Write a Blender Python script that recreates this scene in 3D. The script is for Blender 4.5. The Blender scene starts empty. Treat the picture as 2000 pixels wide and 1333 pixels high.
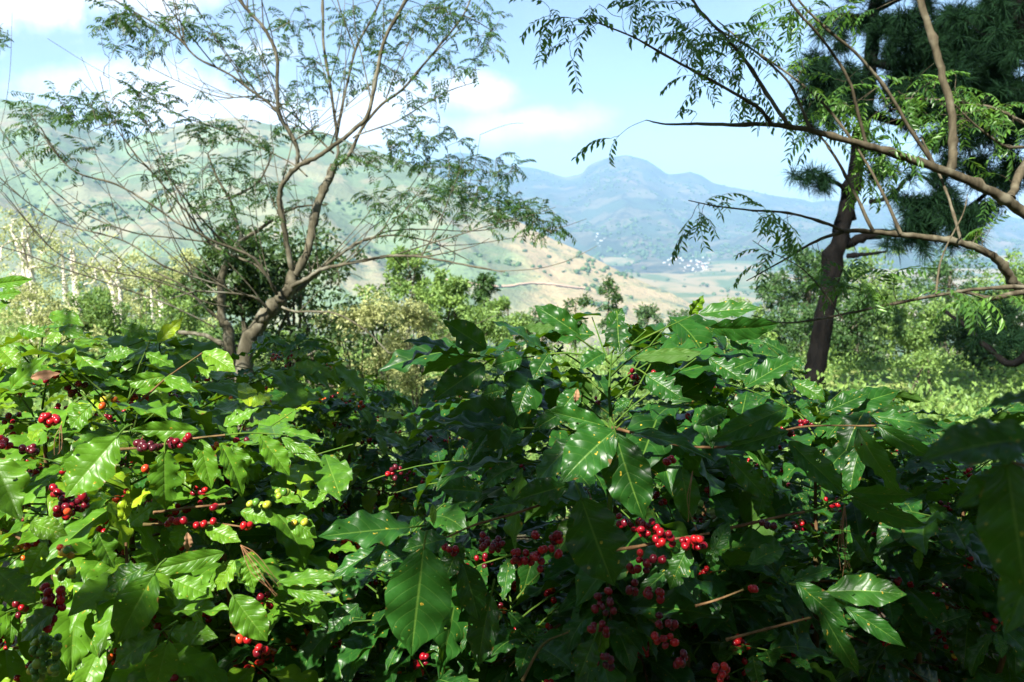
import bpy, math, random
import numpy as np
from math import radians, sin, cos, pi, atan2, sqrt
from mathutils import Vector, Matrix, noise as mnoise

# ------------------------------------------------------------------ camera, sky, sun, exposure
scn = bpy.context.scene
COL = scn.collection
EYE = 1.75
PITCH = radians(-8.6)
FPX = 28.0 / 36.0 * 2000.0
cd = bpy.data.cameras.new('camera'); cam = bpy.data.objects.new('camera', cd); COL.objects.link(cam)
cam.location = (0, 0, EYE); cam.rotation_euler = (pi / 2 + PITCH, 0, 0)
cd.lens = 28; cd.sensor_width = 36; cd.clip_start = 0.05; cd.clip_end = 60000
cd.dof.use_dof = True; cd.dof.focus_distance = 1.55; cd.dof.aperture_fstop = 8.0
scn.camera = cam
scn.view_settings.view_transform = 'Standard'; scn.view_settings.look = 'None'
scn.view_settings.exposure = 2.03; scn.view_settings.gamma = 1.0
scn.cycles.max_bounces = 7; scn.cycles.diffuse_bounces = 1; scn.cycles.glossy_bounces = 3
scn.cycles.transmission_bounces = 4; scn.cycles.transparent_max_bounces = 8; scn.cycles.volume_bounces = 0
scn.cycles.use_denoising = True

SUN_EL, SUN_AZ = radians(47), radians(212)       # compass-like: 0 = +Y, clockwise; the sun is behind the camera, to its left
sd = Vector((sin(SUN_AZ) * cos(SUN_EL), cos(SUN_AZ) * cos(SUN_EL), sin(SUN_EL)))
ld = bpy.data.lights.new('sun', 'SUN'); lo = bpy.data.objects.new('sun', ld); COL.objects.link(lo)
ld.energy = 5.0; ld.angle = radians(0.53); ld.color = (1.0, 0.95, 0.86)
lo.rotation_euler = sd.to_track_quat('Z', 'Y').to_euler(); lo.location = (-20, -20, 40)


class NT:
    """tiny node-tree helper"""
    def __init__(s, tree):
        s.t = tree; tree.nodes.clear()
    def n(s, typ, ins=None, **props):
        nd = s.t.nodes.new(typ)
        for k, v in props.items(): setattr(nd, k, v)
        for k, v in (ins or {}).items(): s.put(nd.inputs[k], v)
        return nd
    def put(s, sock, v):
        if hasattr(v, 'is_output') or isinstance(v, bpy.types.NodeSocket): s.t.links.new(v, sock)
        else:
            if isinstance(v, tuple) and len(v) == 3 and sock.type == 'RGBA': v = v + (1,)
            sock.default_value = v
    def m(s, op, a, b=None, c=None, clamp=False):
        nd = s.t.nodes.new('ShaderNodeMath'); nd.operation = op; nd.use_clamp = clamp
        s.put(nd.inputs[0], a)
        if b is not None: s.put(nd.inputs[1], b)
        if c is not None: s.put(nd.inputs[2], c)
        return nd.outputs[0]
    def mix(s, f, a, b):
        nd = s.t.nodes.new('ShaderNodeMix'); nd.data_type = 'RGBA'
        s.put(nd.inputs[0], f); s.put(nd.inputs[6], a); s.put(nd.inputs[7], b)
        return nd.outputs[2]
    def ss(s, x, lo_, hi, a=0.0, b=1.0):
        nd = s.t.nodes.new('ShaderNodeMapRange'); nd.interpolation_type = 'SMOOTHSTEP'
        s.put(nd.inputs[0], x); nd.inputs[1].default_value = lo_; nd.inputs[2].default_value = hi
        nd.inputs[3].default_value = a; nd.inputs[4].default_value = b
        return nd.outputs[0]
    def noise(s, vec, scale, detail=4, rough=0.55, dist=0.0):
        return s.n('ShaderNodeTexNoise', {'Vector': vec, 'Scale': scale, 'Detail': detail, 'Roughness': rough, 'Distortion': dist}).outputs['Fac']
    def ramp(s, f, stops):
        nd = s.t.nodes.new('ShaderNodeValToRGB'); el = nd.color_ramp.elements
        while len(el) < len(stops): el.new(0.5)
        for e, (p, c) in zip(el, stops): e.position = p; e.color = tuple(c) + (1,)
        s.put(nd.inputs[0], f); return nd.outputs[0]


w = bpy.data.worlds.new("World"); scn.world = w; w.use_nodes = True
T = NT(w.node_tree)
sky = T.n('ShaderNodeTexSky', sky_type='NISHITA', sun_disc=False, sun_elevation=SUN_EL, sun_rotation=SUN_AZ,
          altitude=900.0, air_density=1.0, dust_density=1.6, ozone_density=1.2)
gen = T.n('ShaderNodeTexCoord').outputs['Generated']
sx = T.n('ShaderNodeSeparateXYZ', {0: gen})
yy = T.m('MAXIMUM', sx.outputs[1], 0.05)
cu = T.m('DIVIDE', sx.outputs[0], yy); cv = T.m('DIVIDE', sx.outputs[2], yy)
cvec = T.n('ShaderNodeCombineXYZ', {0: cu, 1: cv, 2: 0.0}).outputs[0]
nz = T.noise(cvec, 9.0, 7, 0.62)
nz2 = T.noise(cvec, 26.0, 5, 0.6)
cl = None
# cumulus banks by direction (right, up, half width, half height, strength)
for (a, b, ra, rb, st) in [(-0.40, 0.135, .17, .050, 1.0), (-0.235, 0.105, .16, .045, 1.), (-0.17, 0.13, .07, .04, .8), (-0.045, 0.152, .060, .024, .85), (0.04, 0.118, .075, .020, .8), (-0.02, .11, .08, .02, .6),
                           (-0.60, 0.27, .12, .045, .9), (-0.44, .27, .10, .04, .75), (-0.52, 0.165, .10, .03, .7), (0.58, 0.012, .10, .03, .9), (-0.3, .20, .07, .02, .55), (-0.9, .2, .3, .08, .7), (.9, .1, .2, .03, .7)]:
    d = T.m('SQRT', T.m('ADD', T.m('POWER', T.m('DIVIDE', T.m('SUBTRACT', cu, a), ra), 2.0), T.m('POWER', T.m('DIVIDE', T.m('SUBTRACT', cv, b), rb), 2.0)))
    d = T.m('ADD', d, T.m('MULTIPLY', T.m('SUBTRACT', nz, 0.5), 2.6))
    d = T.m('ADD', d, T.m('MULTIPLY', T.m('SUBTRACT', nz2, 0.5), 1.0))
    k = T.m('MULTIPLY', T.ss(d, 1.35, 0.15), st)
    cl = k if cl is None else T.m('MAXIMUM', cl, k)
cl = T.m('MULTIPLY', cl, T.ss(sx.outputs[1], 0.02, 0.2))
veil = T.m('MULTIPLY', T.ss(T.noise(cvec, 3.0, 4), 0.45, 0.8), 0.12)
cl = T.m('MAXIMUM', cl, veil)
shade = T.ss(nz2, 0.3, 0.7, 9.0, 12.0)
ccol = T.n('ShaderNodeVectorMath', {0: (1.0, 1.0, 1.04), 'Scale': shade}, operation='SCALE').outputs[0]
out = T.mix(cl, sky.outputs[0], ccol)
bg = T.n('ShaderNodeBackground', {'Color': out, 'Strength': 0.05})
T.n('ShaderNodeOutputWorld', {'Surface': bg.outputs[0]})

# ------------------------------------------------------------------ helpers
RX = np.array([1.0, 0, 0]); FW = np.array([0, cos(PITCH), sin(PITCH)]); UP = np.array([0, -sin(PITCH), cos(PITCH)])
CAMP = np.array([0, 0, EYE])


def P(px, py, d):
    """the point seen at photo pixel (px, py), d metres in front of the camera"""
    return CAMP + d * (FW + RX * (px - 1000) / FPX - UP * (py - 666.5) / FPX)


def proj(p):
    q = np.atleast_2d(p) - CAMP
    z = np.maximum(q @ FW, 1e-3)
    return 1000 + FPX * (q @ RX) / z, 666.5 - FPX * (q @ UP) / z, q @ FW


def nrm(v):
    v = np.asarray(v, float); return v / max(np.linalg.norm(v), 1e-9)


def tag(o, label=None, cat=None, group=None, kind=None):
    if label: o['label'] = label
    if cat: o['category'] = cat
    if group: o['group'] = group
    if kind: o['kind'] = kind
    return o


def empty(name, loc, label, cat, group=None):
    o = bpy.data.objects.new(name, None); COL.objects.link(o)
    o.location = tuple(loc); o.empty_display_size = 0.1
    return tag(o, label, cat, group)


class MB:
    def __init__(s): s.v = []; s.f = []; s.uv = []; s.tone = []; s.n = 0; s.mi = []
    def add(s, v, f, uv=None, tone=0.5, mi=0):
        v = np.asarray(v, float); f = np.asarray(f, int)
        s.v.append(v); s.f.append((f + s.n)); s.n += len(v)
        s.uv.append(np.zeros((len(v), 2)) if uv is None else np.asarray(uv, float))
        s.tone.append(np.full(len(v), tone) if np.isscalar(tone) else np.asarray(tone)); s.mi.append(np.full(len(f), mi))
        return s
    def build(s, name, mat, parent=None, smooth=True, origin=None):
        me = bpy.data.meshes.new(name)
        if s.n:
            V = np.vstack(s.v)
            org = np.zeros(3)
            if parent is not None: org = np.array(parent_world(parent))
            V = V - org
            nl = sum(a.size for a in s.f); npoly = sum(len(a) for a in s.f)
            me.vertices.add(len(V)); me.vertices.foreach_set('co', V.astype(np.float32).ravel())
            loops = np.concatenate([a.ravel() for a in s.f]).astype(np.int32)
            sizes = np.concatenate([np.full(len(a), a.shape[1]) for a in s.f]).astype(np.int32)
            starts = np.concatenate([[0], np.cumsum(sizes)[:-1]]).astype(np.int32)
            me.loops.add(nl); me.loops.foreach_set('vertex_index', loops)
            me.polygons.add(npoly); me.polygons.foreach_set('loop_start', starts)
            me.polygons.foreach_set('material_index', np.concatenate(s.mi).astype(np.int32))
            me.update(calc_edges=True)
            uvl = me.uv_layers.new(name='UVMap')
            uvl.data.foreach_set('uv', np.vstack(s.uv)[loops].astype(np.float32).ravel())
            at = me.attributes.new('tone', 'FLOAT', 'POINT')
            at.data.foreach_set('value', np.concatenate(s.tone).astype(np.float32))
            if smooth: me.polygons.foreach_set('use_smooth', np.ones(npoly, bool))
            me.validate()
        for m in (mat if isinstance(mat, (list, tuple)) else [mat]): me.materials.append(m)
        o = bpy.data.objects.new(name, me); COL.objects.link(o)
        if parent is not None: o.parent = parent
        return o


def parent_world(p):
    x = Vector((0, 0, 0)); q = p
    while q is not None: x = x + q.location; q = q.parent
    return tuple(x)


def spline(pts, n):
    """Catmull-Rom through pts, n samples per span"""
    pts = [np.asarray(p, float) for p in pts]
    if len(pts) < 3: 
        return np.array([pts[0] + (pts[-1] - pts[0]) * t for t in np.linspace(0, 1, n + 1)])
    a = [2 * pts[0] - pts[1]] + pts + [2 * pts[-1] - pts[-2]]
    res = []
    for i in range(1, len(a) - 2):
        for t in np.linspace(0, 1, n, endpoint=False):
            p0, p1, p2, p3 = a[i - 1:i + 3]
            res.append(.5 * (2 * p1 + (p2 - p0) * t + (2 * p0 - 5 * p1 + 4 * p2 - p3) * t * t + (3 * p1 - p0 - 3 * p2 + p3) * t ** 3))
    res.append(a[-2]); return np.array(res)


def tube(mb, pts, rad, sides=6, lump=0.0, rs=None, tone=0.5):
    pts = np.asarray(pts, float); n = len(pts)
    rad = np.interp(np.linspace(0, 1, n), np.linspace(0, 1, len(np.atleast_1d(rad))), np.atleast_1d(rad))
    tan = np.gradient(pts, axis=0); tan /= np.maximum(np.linalg.norm(tan, axis=1)[:, None], 1e-9)
    ref = np.array([0.31, 0.17, 0.93]) if abs(tan[0] @ np.array([0.31, 0.17, 0.93])) < .9 else np.array([1.0, 0, 0])
    u = np.cross(tan[0], ref); u /= np.linalg.norm(u)
    V = []; UV = []; L = 0
    ang = np.linspace(0, 2 * pi, sides, endpoint=False)
    for i in range(n):
        u = u - tan[i] * (u @ tan[i]); u /= max(np.linalg.norm(u), 1e-9); b = np.cross(tan[i], u)
        if i: L += np.linalg.norm(pts[i] - pts[i - 1])
        r = rad[i] * (1 + (lump * (rs.rand(sides) - .5) * 2 if lump and rs is not None else 0))
        V.append(pts[i] + (np.cos(ang)[:, None] * u + np.sin(ang)[:, None] * b) * (np.broadcast_to(r, (sides,))[:, None]))
        UV += [(L, k / sides) for k in range(sides)]
    F = []
    for i in range(n - 1):
        for k in range(sides):
            k2 = (k + 1) % sides
            F.append((i * sides + k, i * sides + k2, (i + 1) * sides + k2, (i + 1) * sides + k))
    V = np.vstack(V); nv = len(V)
    mb.add(V, F, UV, tone)
    # end caps
    c = np.vstack([pts[0], pts[-1]])
    capv = np.vstack([V[:sides], V[-sides:], c])
    capf = [(k, 2 * sides, (k + 1) % sides) for k in range(sides)] + [(sides + k, sides + (k + 1) % sides, 2 * sides + 1) for k in range(sides)]
    mb.add(capv, capf, None, tone)


# ------------------------------------------------------------------ materials
def newmat(name):
    m = bpy.data.materials.new(name); m.use_nodes = True; return m, NT(m.node_tree)


def coffee_leaf_mat(name, dark, mid, young, under, trans, rough=0.35):
    m, t = newmat(name)
    uv = t.n('ShaderNodeSeparateXYZ', {0: t.n('ShaderNodeUVMap').outputs[0]})
    u = uv.outputs[0]; v = t.m('ABSOLUTE', t.m('SUBTRACT', t.m('MULTIPLY', uv.outputs[1], 2.0), 1.0))
    tone = t.n('ShaderNodeAttribute', attribute_name='tone').outputs['Fac']
    vec = t.n('ShaderNodeCombineXYZ', {0: t.m('MULTIPLY', u, 2.2), 1: uv.outputs[1], 2: t.m('MULTIPLY', tone, 91.7)}).outputs[0]
    s = t.m('SUBTRACT', t.m('MULTIPLY', u, 9.0), t.m('MULTIPLY', t.m('POWER', v, 1.3), 1.9))
    q = t.m('ABSOLUTE', t.m('SINE', t.m('MULTIPLY', s, pi)))
    vein = t.ss(q, 0.16, 0.0); mid_ = t.ss(v, 0.055, 0.015)
    veins = t.m('MAXIMUM', t.m('MULTIPLY', vein, 0.5), mid_)
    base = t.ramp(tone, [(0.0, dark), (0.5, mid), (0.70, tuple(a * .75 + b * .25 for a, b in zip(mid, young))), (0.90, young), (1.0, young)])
    nzz = t.noise(vec, 2.5, 4)
    base = t.mix(t.m('MULTIPLY', t.ss(nzz, .4, .75), .45), base, tuple(min(1, c * 1.7 + .004) for c in mid))
    base = t.mix(t.m('MULTIPLY', veins, 0.5), base, (0.12, 0.22, 0.035))
    spot = t.noise(vec, 7.5, 2, 0.4)
    base = t.mix(t.ss(spot, 0.705, 0.74), base, (0.42, 0.30, 0.03))
    base = t.mix(t.ss(spot, 0.75, 0.77), base, (0.10, 0.045, 0.015))
    edge = t.m('ADD', t.m('MULTIPLY', v, .5), t.m('MULTIPLY', t.noise(vec, 3.1, 4), 1.0))
    edge = t.m('MULTIPLY', t.ss(edge, 1.08, 1.14), t.ss(v, .6, .8))
    base = t.mix(edge, base, (0.13, 0.07, 0.02))
    geo = t.n('ShaderNodeNewGeometry')
    back = geo.outputs['Backfacing']
    base = t.mix(t.m('MULTIPLY', back, 0.85), base, under)
    hq = t.m('ADD', t.m('MULTIPLY', t.m('POWER', q, 0.5), 0.6), t.m('MULTIPLY', t.ss(v, 0.0, 0.14), 0.8))
    hq = t.m('ADD', hq, t.m('MULTIPLY', t.noise(vec, 14.0, 3), 0.15))
    bump = t.n('ShaderNodeBump', {'Height': hq, 'Strength': 0.6, 'Distance': 0.0012})
    ro = t.m('ADD', t.m('MULTIPLY', t.noise(vec, 5.0, 3), 0.22), t.m('ADD', rough - .09, t.m('MULTIPLY', back, .25)))
    pb = t.n('ShaderNodeBsdfPrincipled', {'Base Color': base, 'Roughness': ro, 'Normal': bump.outputs[0], 'IOR': 1.42})
    pb.inputs['Specular IOR Level'].default_value = 0.30
    tr = t.n('ShaderNodeBsdfTranslucent', {'Color': t.mix(t.m('MULTIPLY', veins, .35), trans, (0.10, 0.16, 0.02)), 'Normal': bump.outputs[0]})
    mx = t.n('ShaderNodeMixShader', {0: 0.22, 1: pb.outputs[0], 2: tr.outputs[0]})
    hole = t.m('MULTIPLY', t.m('GREATER_THAN', t.noise(vec, 5.2, 2, .35), 0.735), t.m('GREATER_THAN', v, .12))
    mx = t.n('ShaderNodeMixShader', {0: hole, 1: mx.outputs[0], 2: t.n('ShaderNodeBsdfTransparent').outputs[0]})
    t.n('ShaderNodeOutputMaterial', {0: mx.outputs[0]})
    return m


def leaf_mat(name, a, b, trans, tr=0.35, rough=0.45, spec=.3):
    m, t = newmat(name)
    tone = t.n('ShaderNodeAttribute', attribute_name='tone').outputs['Fac']
    base = t.mix(tone, a, b)
    pb = t.n('ShaderNodeBsdfPrincipled', {'Base Color': base, 'Roughness': rough})
    pb.inputs['Specular IOR Level'].default_value = spec
    tl = t.n('ShaderNodeBsdfTranslucent', {'Color': t.mix(tone, tuple(c * .7 for c in trans), trans)})
    mx = t.n('ShaderNodeMixShader', {0: tr, 1: pb.outputs[0], 2: tl.outputs[0]})
    t.n('ShaderNodeOutputMaterial', {0: mx.outputs[0]})
    return m


def bark_mat(name, a, b, c, scale=6.0, strength=0.6, dist=0.01):
    m, t = newmat(name)
    co = t.n('ShaderNodeTexCoord').outputs['Object']
    mp = t.n('ShaderNodeMapping', {0: co, 'Scale': (1.0, 1.0, 0.35)}).outputs[0]
    n1 = t.noise(mp, scale, 6, .65); n2 = t.noise(co, scale * .35, 3)
    base = t.mix(t.ss(n1, .35, .7), a, b)
    base = t.mix(t.m('MULTIPLY', t.ss(n2, .5, .68), .8), base, c)
    bump = t.n('ShaderNodeBump', {'Height': t.noise(mp, scale * 3, 5, .7), 'Strength': strength, 'Distance': dist})
    pb = t.n('ShaderNodeBsdfPrincipled', {'Base Color': base, 'Roughness': .85, 'Specular IOR Level': .04, 'Normal': bump.outputs[0]})
    t.n('ShaderNodeOutputMaterial', {0: pb.outputs[0]})
    return m


M = {}
M['coffee'] = coffee_leaf_mat('coffee_leaf', (0.005, 0.026, 0.004), (0.014, 0.064, 0.008), (0.12, 0.23, 0.012), (0.040, 0.095, 0.013), (0.12, 0.28, 0.005))  # darker copy for shrubs in shade, part of that shade in the colour
M['coffee_warm'] = coffee_leaf_mat('coffee_leaf_light', (0.014, 0.056, 0.005), (0.060, 0.150, 0.009), (0.26, 0.36, 0.014), (0.10, 0.175, 0.018), (0.24, 0.42, 0.009))  # lighter copy for the sunlit shrubs, sunlight put into its colour
M['inga'] = leaf_mat('shade_tree_leaflet', (0.010, 0.034, 0.012), (0.05, 0.11, 0.02), (0.12, 0.25, 0.03), .3, .4)
M['near_leaf'] = leaf_mat('near_tree_leaflet', (0.022, 0.065, 0.016), (0.10, 0.22, 0.03), (0.22, 0.42, 0.04), .33, .35)
M['pine'] = leaf_mat('pine_needle', (0.004, 0.014, 0.007), (0.012, 0.034, 0.013), (0.012, 0.03, 0.008), .08, .7, .03)  # needle colour lowered to carry the shade of the crown above
M['dark_tree'] = leaf_mat('dark_tree_leaf', (0.020, 0.045, 0.014), (0.055, 0.10, 0.028), (0.12, 0.22, 0.03), .25)
M['bush'] = leaf_mat('bush_leaf', (0.07, 0.14, 0.04), (0.20, 0.31, 0.07), (0.30, 0.46, 0.08), .33)
M['pale_bush'] = leaf_mat('dry_bush_leaf', (0.24, 0.27, 0.11), (0.42, 0.45, 0.18), (0.45, 0.50, 0.16), .33)
M['round'] = leaf_mat('round_tree_leaf', (0.018, 0.048, 0.016), (0.060, 0.125, 0.028), (0.12, 0.23, 0.04), .22)
M['far_leaf'] = leaf_mat('far_tree_leaf', (0.03, 0.07, 0.03), (0.07, 0.13, 0.04), (0.14, 0.24, 0.05), .2)
M['bark'] = bark_mat('grey_brown_bark', (0.046, 0.042, 0.028), (0.105, 0.096, 0.066), (0.18, 0.175, 0.135), 14, .6, .006)
M['near_bark'] = bark_mat('brown_smooth_bark', (0.042, 0.036, 0.024), (0.095, 0.082, 0.054), (0.15, 0.14, 0.10), 30, .5, .003)
M['pine_bark'] = bark_mat('dark_pine_bark', (0.003, 0.003, 0.003), (0.009, 0.008, 0.007), (0.006, 0.006, 0.006), 9, 1.0, .03)  # dark bark, deepened to near black to stand in for crown shade
M['pale_bark'] = bark_mat('pale_bark', (0.50, 0.45, 0.38), (0.70, 0.66, 0.58), (0.58, 0.54, 0.45), 5, .5, .02)
M['twig'] = bark_mat('coffee_twig', (0.075, 0.042, 0.02), (0.16, 0.10, 0.048), (0.07, 0.075, 0.025), 50, .5, .001)
M['green_twig'] = bark_mat('green_coffee_shoot', (0.035, 0.085, 0.014), (0.08, 0.13, 0.02), (0.06, 0.085, 0.02), 40, .4, .001)


def cherry_mat():
    m, t = newmat('coffee_cherry')
    tone = t.n('ShaderNodeAttribute', attribute_name='tone').outputs['Fac']
    col = t.ramp(tone, [(0.0, (0.045, 0.012, 0.016)), (0.22, (0.075, 0.004, 0.010)), (0.42, (0.20, 0.004, 0.009)), (0.60, (0.38, 0.010, 0.010)), (0.72, (0.60, 0.16, 0.02)), (0.82, (0.36, 0.36, 0.03)), (0.92, (0.09, 0.20, 0.025)), (1.0, (0.06, 0.15, 0.02))])
    co = t.n('ShaderNodeTexCoord').outputs['Object']
    col = t.mix(t.m('MULTIPLY', t.ss(t.noise(co, 90, 3), .5, .75), .35), col, t.mix(.5, col, (0.02, 0.01, 0.01)))
    pb = t.n('ShaderNodeBsdfPrincipled', {'Base Color': col, 'Roughness': .26})
    pb.inputs['Specular IOR Level'].default_value = 0.3
    t.n('ShaderNodeOutputMaterial', {0: pb.outputs[0]}); return m


M['cherry'] = cherry_mat()


def plain(name, c, rough=.8):
    m, t = newmat(name)
    co = t.n('ShaderNodeTexCoord').outputs['Object']
    b = t.mix(t.noise(co, 3, 4), tuple(x * .75 for x in c), c)
    pb = t.n('ShaderNodeBsdfPrincipled', {'Base Color': b, 'Roughness': rough}); t.n('ShaderNodeOutputMaterial', {0: pb.outputs[0]}); return m


M['needle_dry'] = plain('dry_pine_needle', (0.20, 0.095, 0.035)); M['dead_leaf'] = plain('dead_leaf', (0.30, 0.16, 0.08))


# ------------------------------------------------------------------ leaf shapes
def coffee_proto(seed, nu=12, nv=6, bend=.6, fold=.25, wav=.06, ratio=.47, twist=0., bite=False):
    """a coffee leaf of length 1 along +Y, upper side +Z; wavy margin, folded midrib, drawn-out tip"""
    rs = np.random.RandomState(seed)
    us = np.linspace(0, 1, nu + 1); vs = np.linspace(-1, 1, nv + 1)
    ph = rs.rand(2) * 6.28; k = 4.2 + rs.rand() * 2.2
    side = rs.uniform(-.10, .10); pw = rs.uniform(.82, 1.0)
    V = []; UV = []
    y = z = 0.0; last = 0.0
    th = lambda u: -bend * (u ** 1.2) + 0.10 * sin(3.1 * u + ph[0])
    ys = [0.]; zs = [0.]
    for i in range(1, nu + 1):
        a = th((us[i] + us[i - 1]) / 2); ys.append(ys[-1] + cos(a) / nu); zs.append(zs[-1] + sin(a) / nu)
    bt = [(rs.uniform(.2, .85), rs.choice([-1, 1]), rs.uniform(.04, .10), rs.uniform(.2, .6)) for _ in range(3)] if bite else []
    for i, u in enumerate(us):
        wd = ratio / 2 * (sin(pi * min(1, u ** pw)) ** .78 if 0 < u < 1 else 0) * (1 - .45 * max(0, (u - .78) / .22) ** 1.0)
        wd = max(wd, .006)
        a = th(u); nrmv = np.array([0, -sin(a), cos(a)])
        for v in vs:
            sg = 0 if v < 0 else 1
            wl = wd * (1 + .022 * sin(k * 6.28 * u + ph[sg]) * abs(v))
            for (bu, bs, br, bd) in bt:
                if v * bs > 0: wl *= 1 - bd * math.exp(-((u - bu) / br) ** 2) * abs(v)
            x = v * wl * cos(fold)
            h = abs(v) * wl * sin(fold) * (1 - .5 * abs(v)) + wav * (abs(v) ** 1.6) * sin(k * 6.28 * u * .72 + ph[sg] + 2.0 * sg) * min(1, wd / ratio * 3)
            h -= .012 * (1 - abs(v)) * (abs(v) < .05)
            tw = twist * u
            xx = x * cos(tw) - h * sin(tw); hh = x * sin(tw) + h * cos(tw)
            V.append(np.array([xx + side * u * u * .6, ys[i], zs[i]]) + nrmv * hh)
            UV.append((u, (v + 1) / 2))
    F = [(i * (nv + 1) + j, i * (nv + 1) + j + 1, (i + 1) * (nv + 1) + j + 1, (i + 1) * (nv + 1) + j) for i in range(nu) for j in range(nv)]
    return np.array(V), np.array(F), np.array(UV)


RS = np.random.RandomState(7)
PRO = [coffee_proto(i, 18, 6, RS.uniform(.2, 1.3), RS.uniform(.05, .55), RS.uniform(.02, .055), RS.uniform(.42, .54), RS.uniform(-.6, .6), i % 4 == 0) for i in range(22)]
PRO_HI = [coffee_proto(50 + i, 26, 10, [.15, .35, .6, .9, 1.2][i % 5], RS.uniform(.12, .38), RS.uniform(.030, .055), .48, RS.uniform(-.35, .35), i % 4 == 1) for i in range(15)]


def frame(d, nh):
    """rotation whose columns are (side, d, normal)"""
    d = nrm(d); n = np.asarray(nh, float); n = n - d * (n @ d)
    if np.linalg.norm(n) < 1e-4: n = np.cross(d, [1, 0.2, 0.1])
    n = nrm(n); s = np.cross(d, n)
    return np.array([s, d, n]).T


def put(mb, pro, base, R, L, tone, wscale=1.0):
    V, F, UV = pro
    mb.add((V * np.array([wscale, 1, 1]) * L) @ R.T + base, F, UV, tone)


def rnd_unit(rs):
    v = rs.normal(size=3); return v / np.linalg.norm(v)


# ------------------------------------------------------------------ terrain
def fbm(x, y, z=0.0, o=5):
    return mnoise.fractal(Vector((x, y, z)), 1.0, 2.1, o)


def ridge_noise(x, y, z=0., o=5):
    s = 0; a = 1; f = 1
    for i in range(o):
        s += a * (1 - abs(mnoise.noise(Vector((x * f, y * f, z + i * 7.3)))) * 2); a *= .5; f *= 2.05
    return s / 2


def elev(py):   # height per metre of forward distance for a photo row (central column)
    v = FW - UP * (py - 666.5) / FPX
    return v[2] / v[1]


def azpx(px): return (px - 1000) / FPX / cos(PITCH)    # x / y


def gz(x, y):
    """near ground: the coffee slope falls away from the camera, rising a little to the left"""
    r = sqrt(x * x + y * y)
    z = -.11 * y if y > 0 else -.05 * y + .25 * max(0, -y - 3)  # unseen slope behind the camera, raised to cut sky light
    if y < 0: z = min(z, 40)
    z -= max(0, y - 24) * .10 + max(0, y - 90) * .10
    z = max(z, -210 + r * .004)
    if x < 0 and y > 0: z += min(-x, 40) * .09 * min(1, y / 20) * (1 if y < 80 else max(0, 1 - (y - 80) / 80))
    z += .25 * mnoise.noise(Vector((x * .12, y * .12, 0))) * min(1, r / 8)
    return z


def grid_mesh(name, fn, rs_, as_, mat):
    mb = MB(); V = []; UV = []
    for r in rs_:
        for a in as_:
            V.append(fn(r, a)); UV.append((V[-1][0], V[-1][1]))
    n = len(as_)
    F = [(i * n + j, i * n + j + 1, (i + 1) * n + j + 1, (i + 1) * n + j) for i in range(len(rs_) - 1) for j in range(n - 1)]
    mb.add(V, F, UV); o = mb.build(name, mat); tag(o, kind='structure'); return o


def ground_mat():
    m, t = newmat('ground')
    p = t.n('ShaderNodeNewGeometry').outputs['Position']
    n1 = t.noise(p, .9, 6, .6); n2 = t.noise(p, .11, 4); n3 = t.noise(p, 7.0, 4)
    c = t.mix(t.ss(n1, .38, .62), (0.10, 0.15, 0.03), (0.22, 0.27, 0.06))
    c = t.mix(t.m('MULTIPLY', t.ss(n2, .56, .68), .6), c, (0.27, 0.20, 0.11))
    c = t.mix(t.m('MULTIPLY', t.ss(n3, .5, .7), .5), c, (0.05, 0.08, 0.02))
    c = t.mix(t.ss(t.n('ShaderNodeVectorMath', {0: p}, operation='LENGTH').outputs['Value'], 500., 900.), c, t.mix(t.ss(t.noise(p, .0045, 6, .6), .42, .56), (0.06, 0.10, 0.04), (0.20, 0.165, 0.09)))
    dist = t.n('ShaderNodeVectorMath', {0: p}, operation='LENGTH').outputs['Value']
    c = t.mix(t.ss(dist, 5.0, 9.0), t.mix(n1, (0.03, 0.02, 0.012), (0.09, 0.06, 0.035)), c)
    b = t.n('ShaderNodeBump', {'Height': n3, 'Strength': .8, 'Distance': .15})
    pb = t.n('ShaderNodeBsdfPrincipled', {'Base Color': c, 'Roughness': .95, 'Normal': b.outputs[0]}); t.n('ShaderNodeOutputMaterial', {0: pb.outputs[0]}); return m


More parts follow.
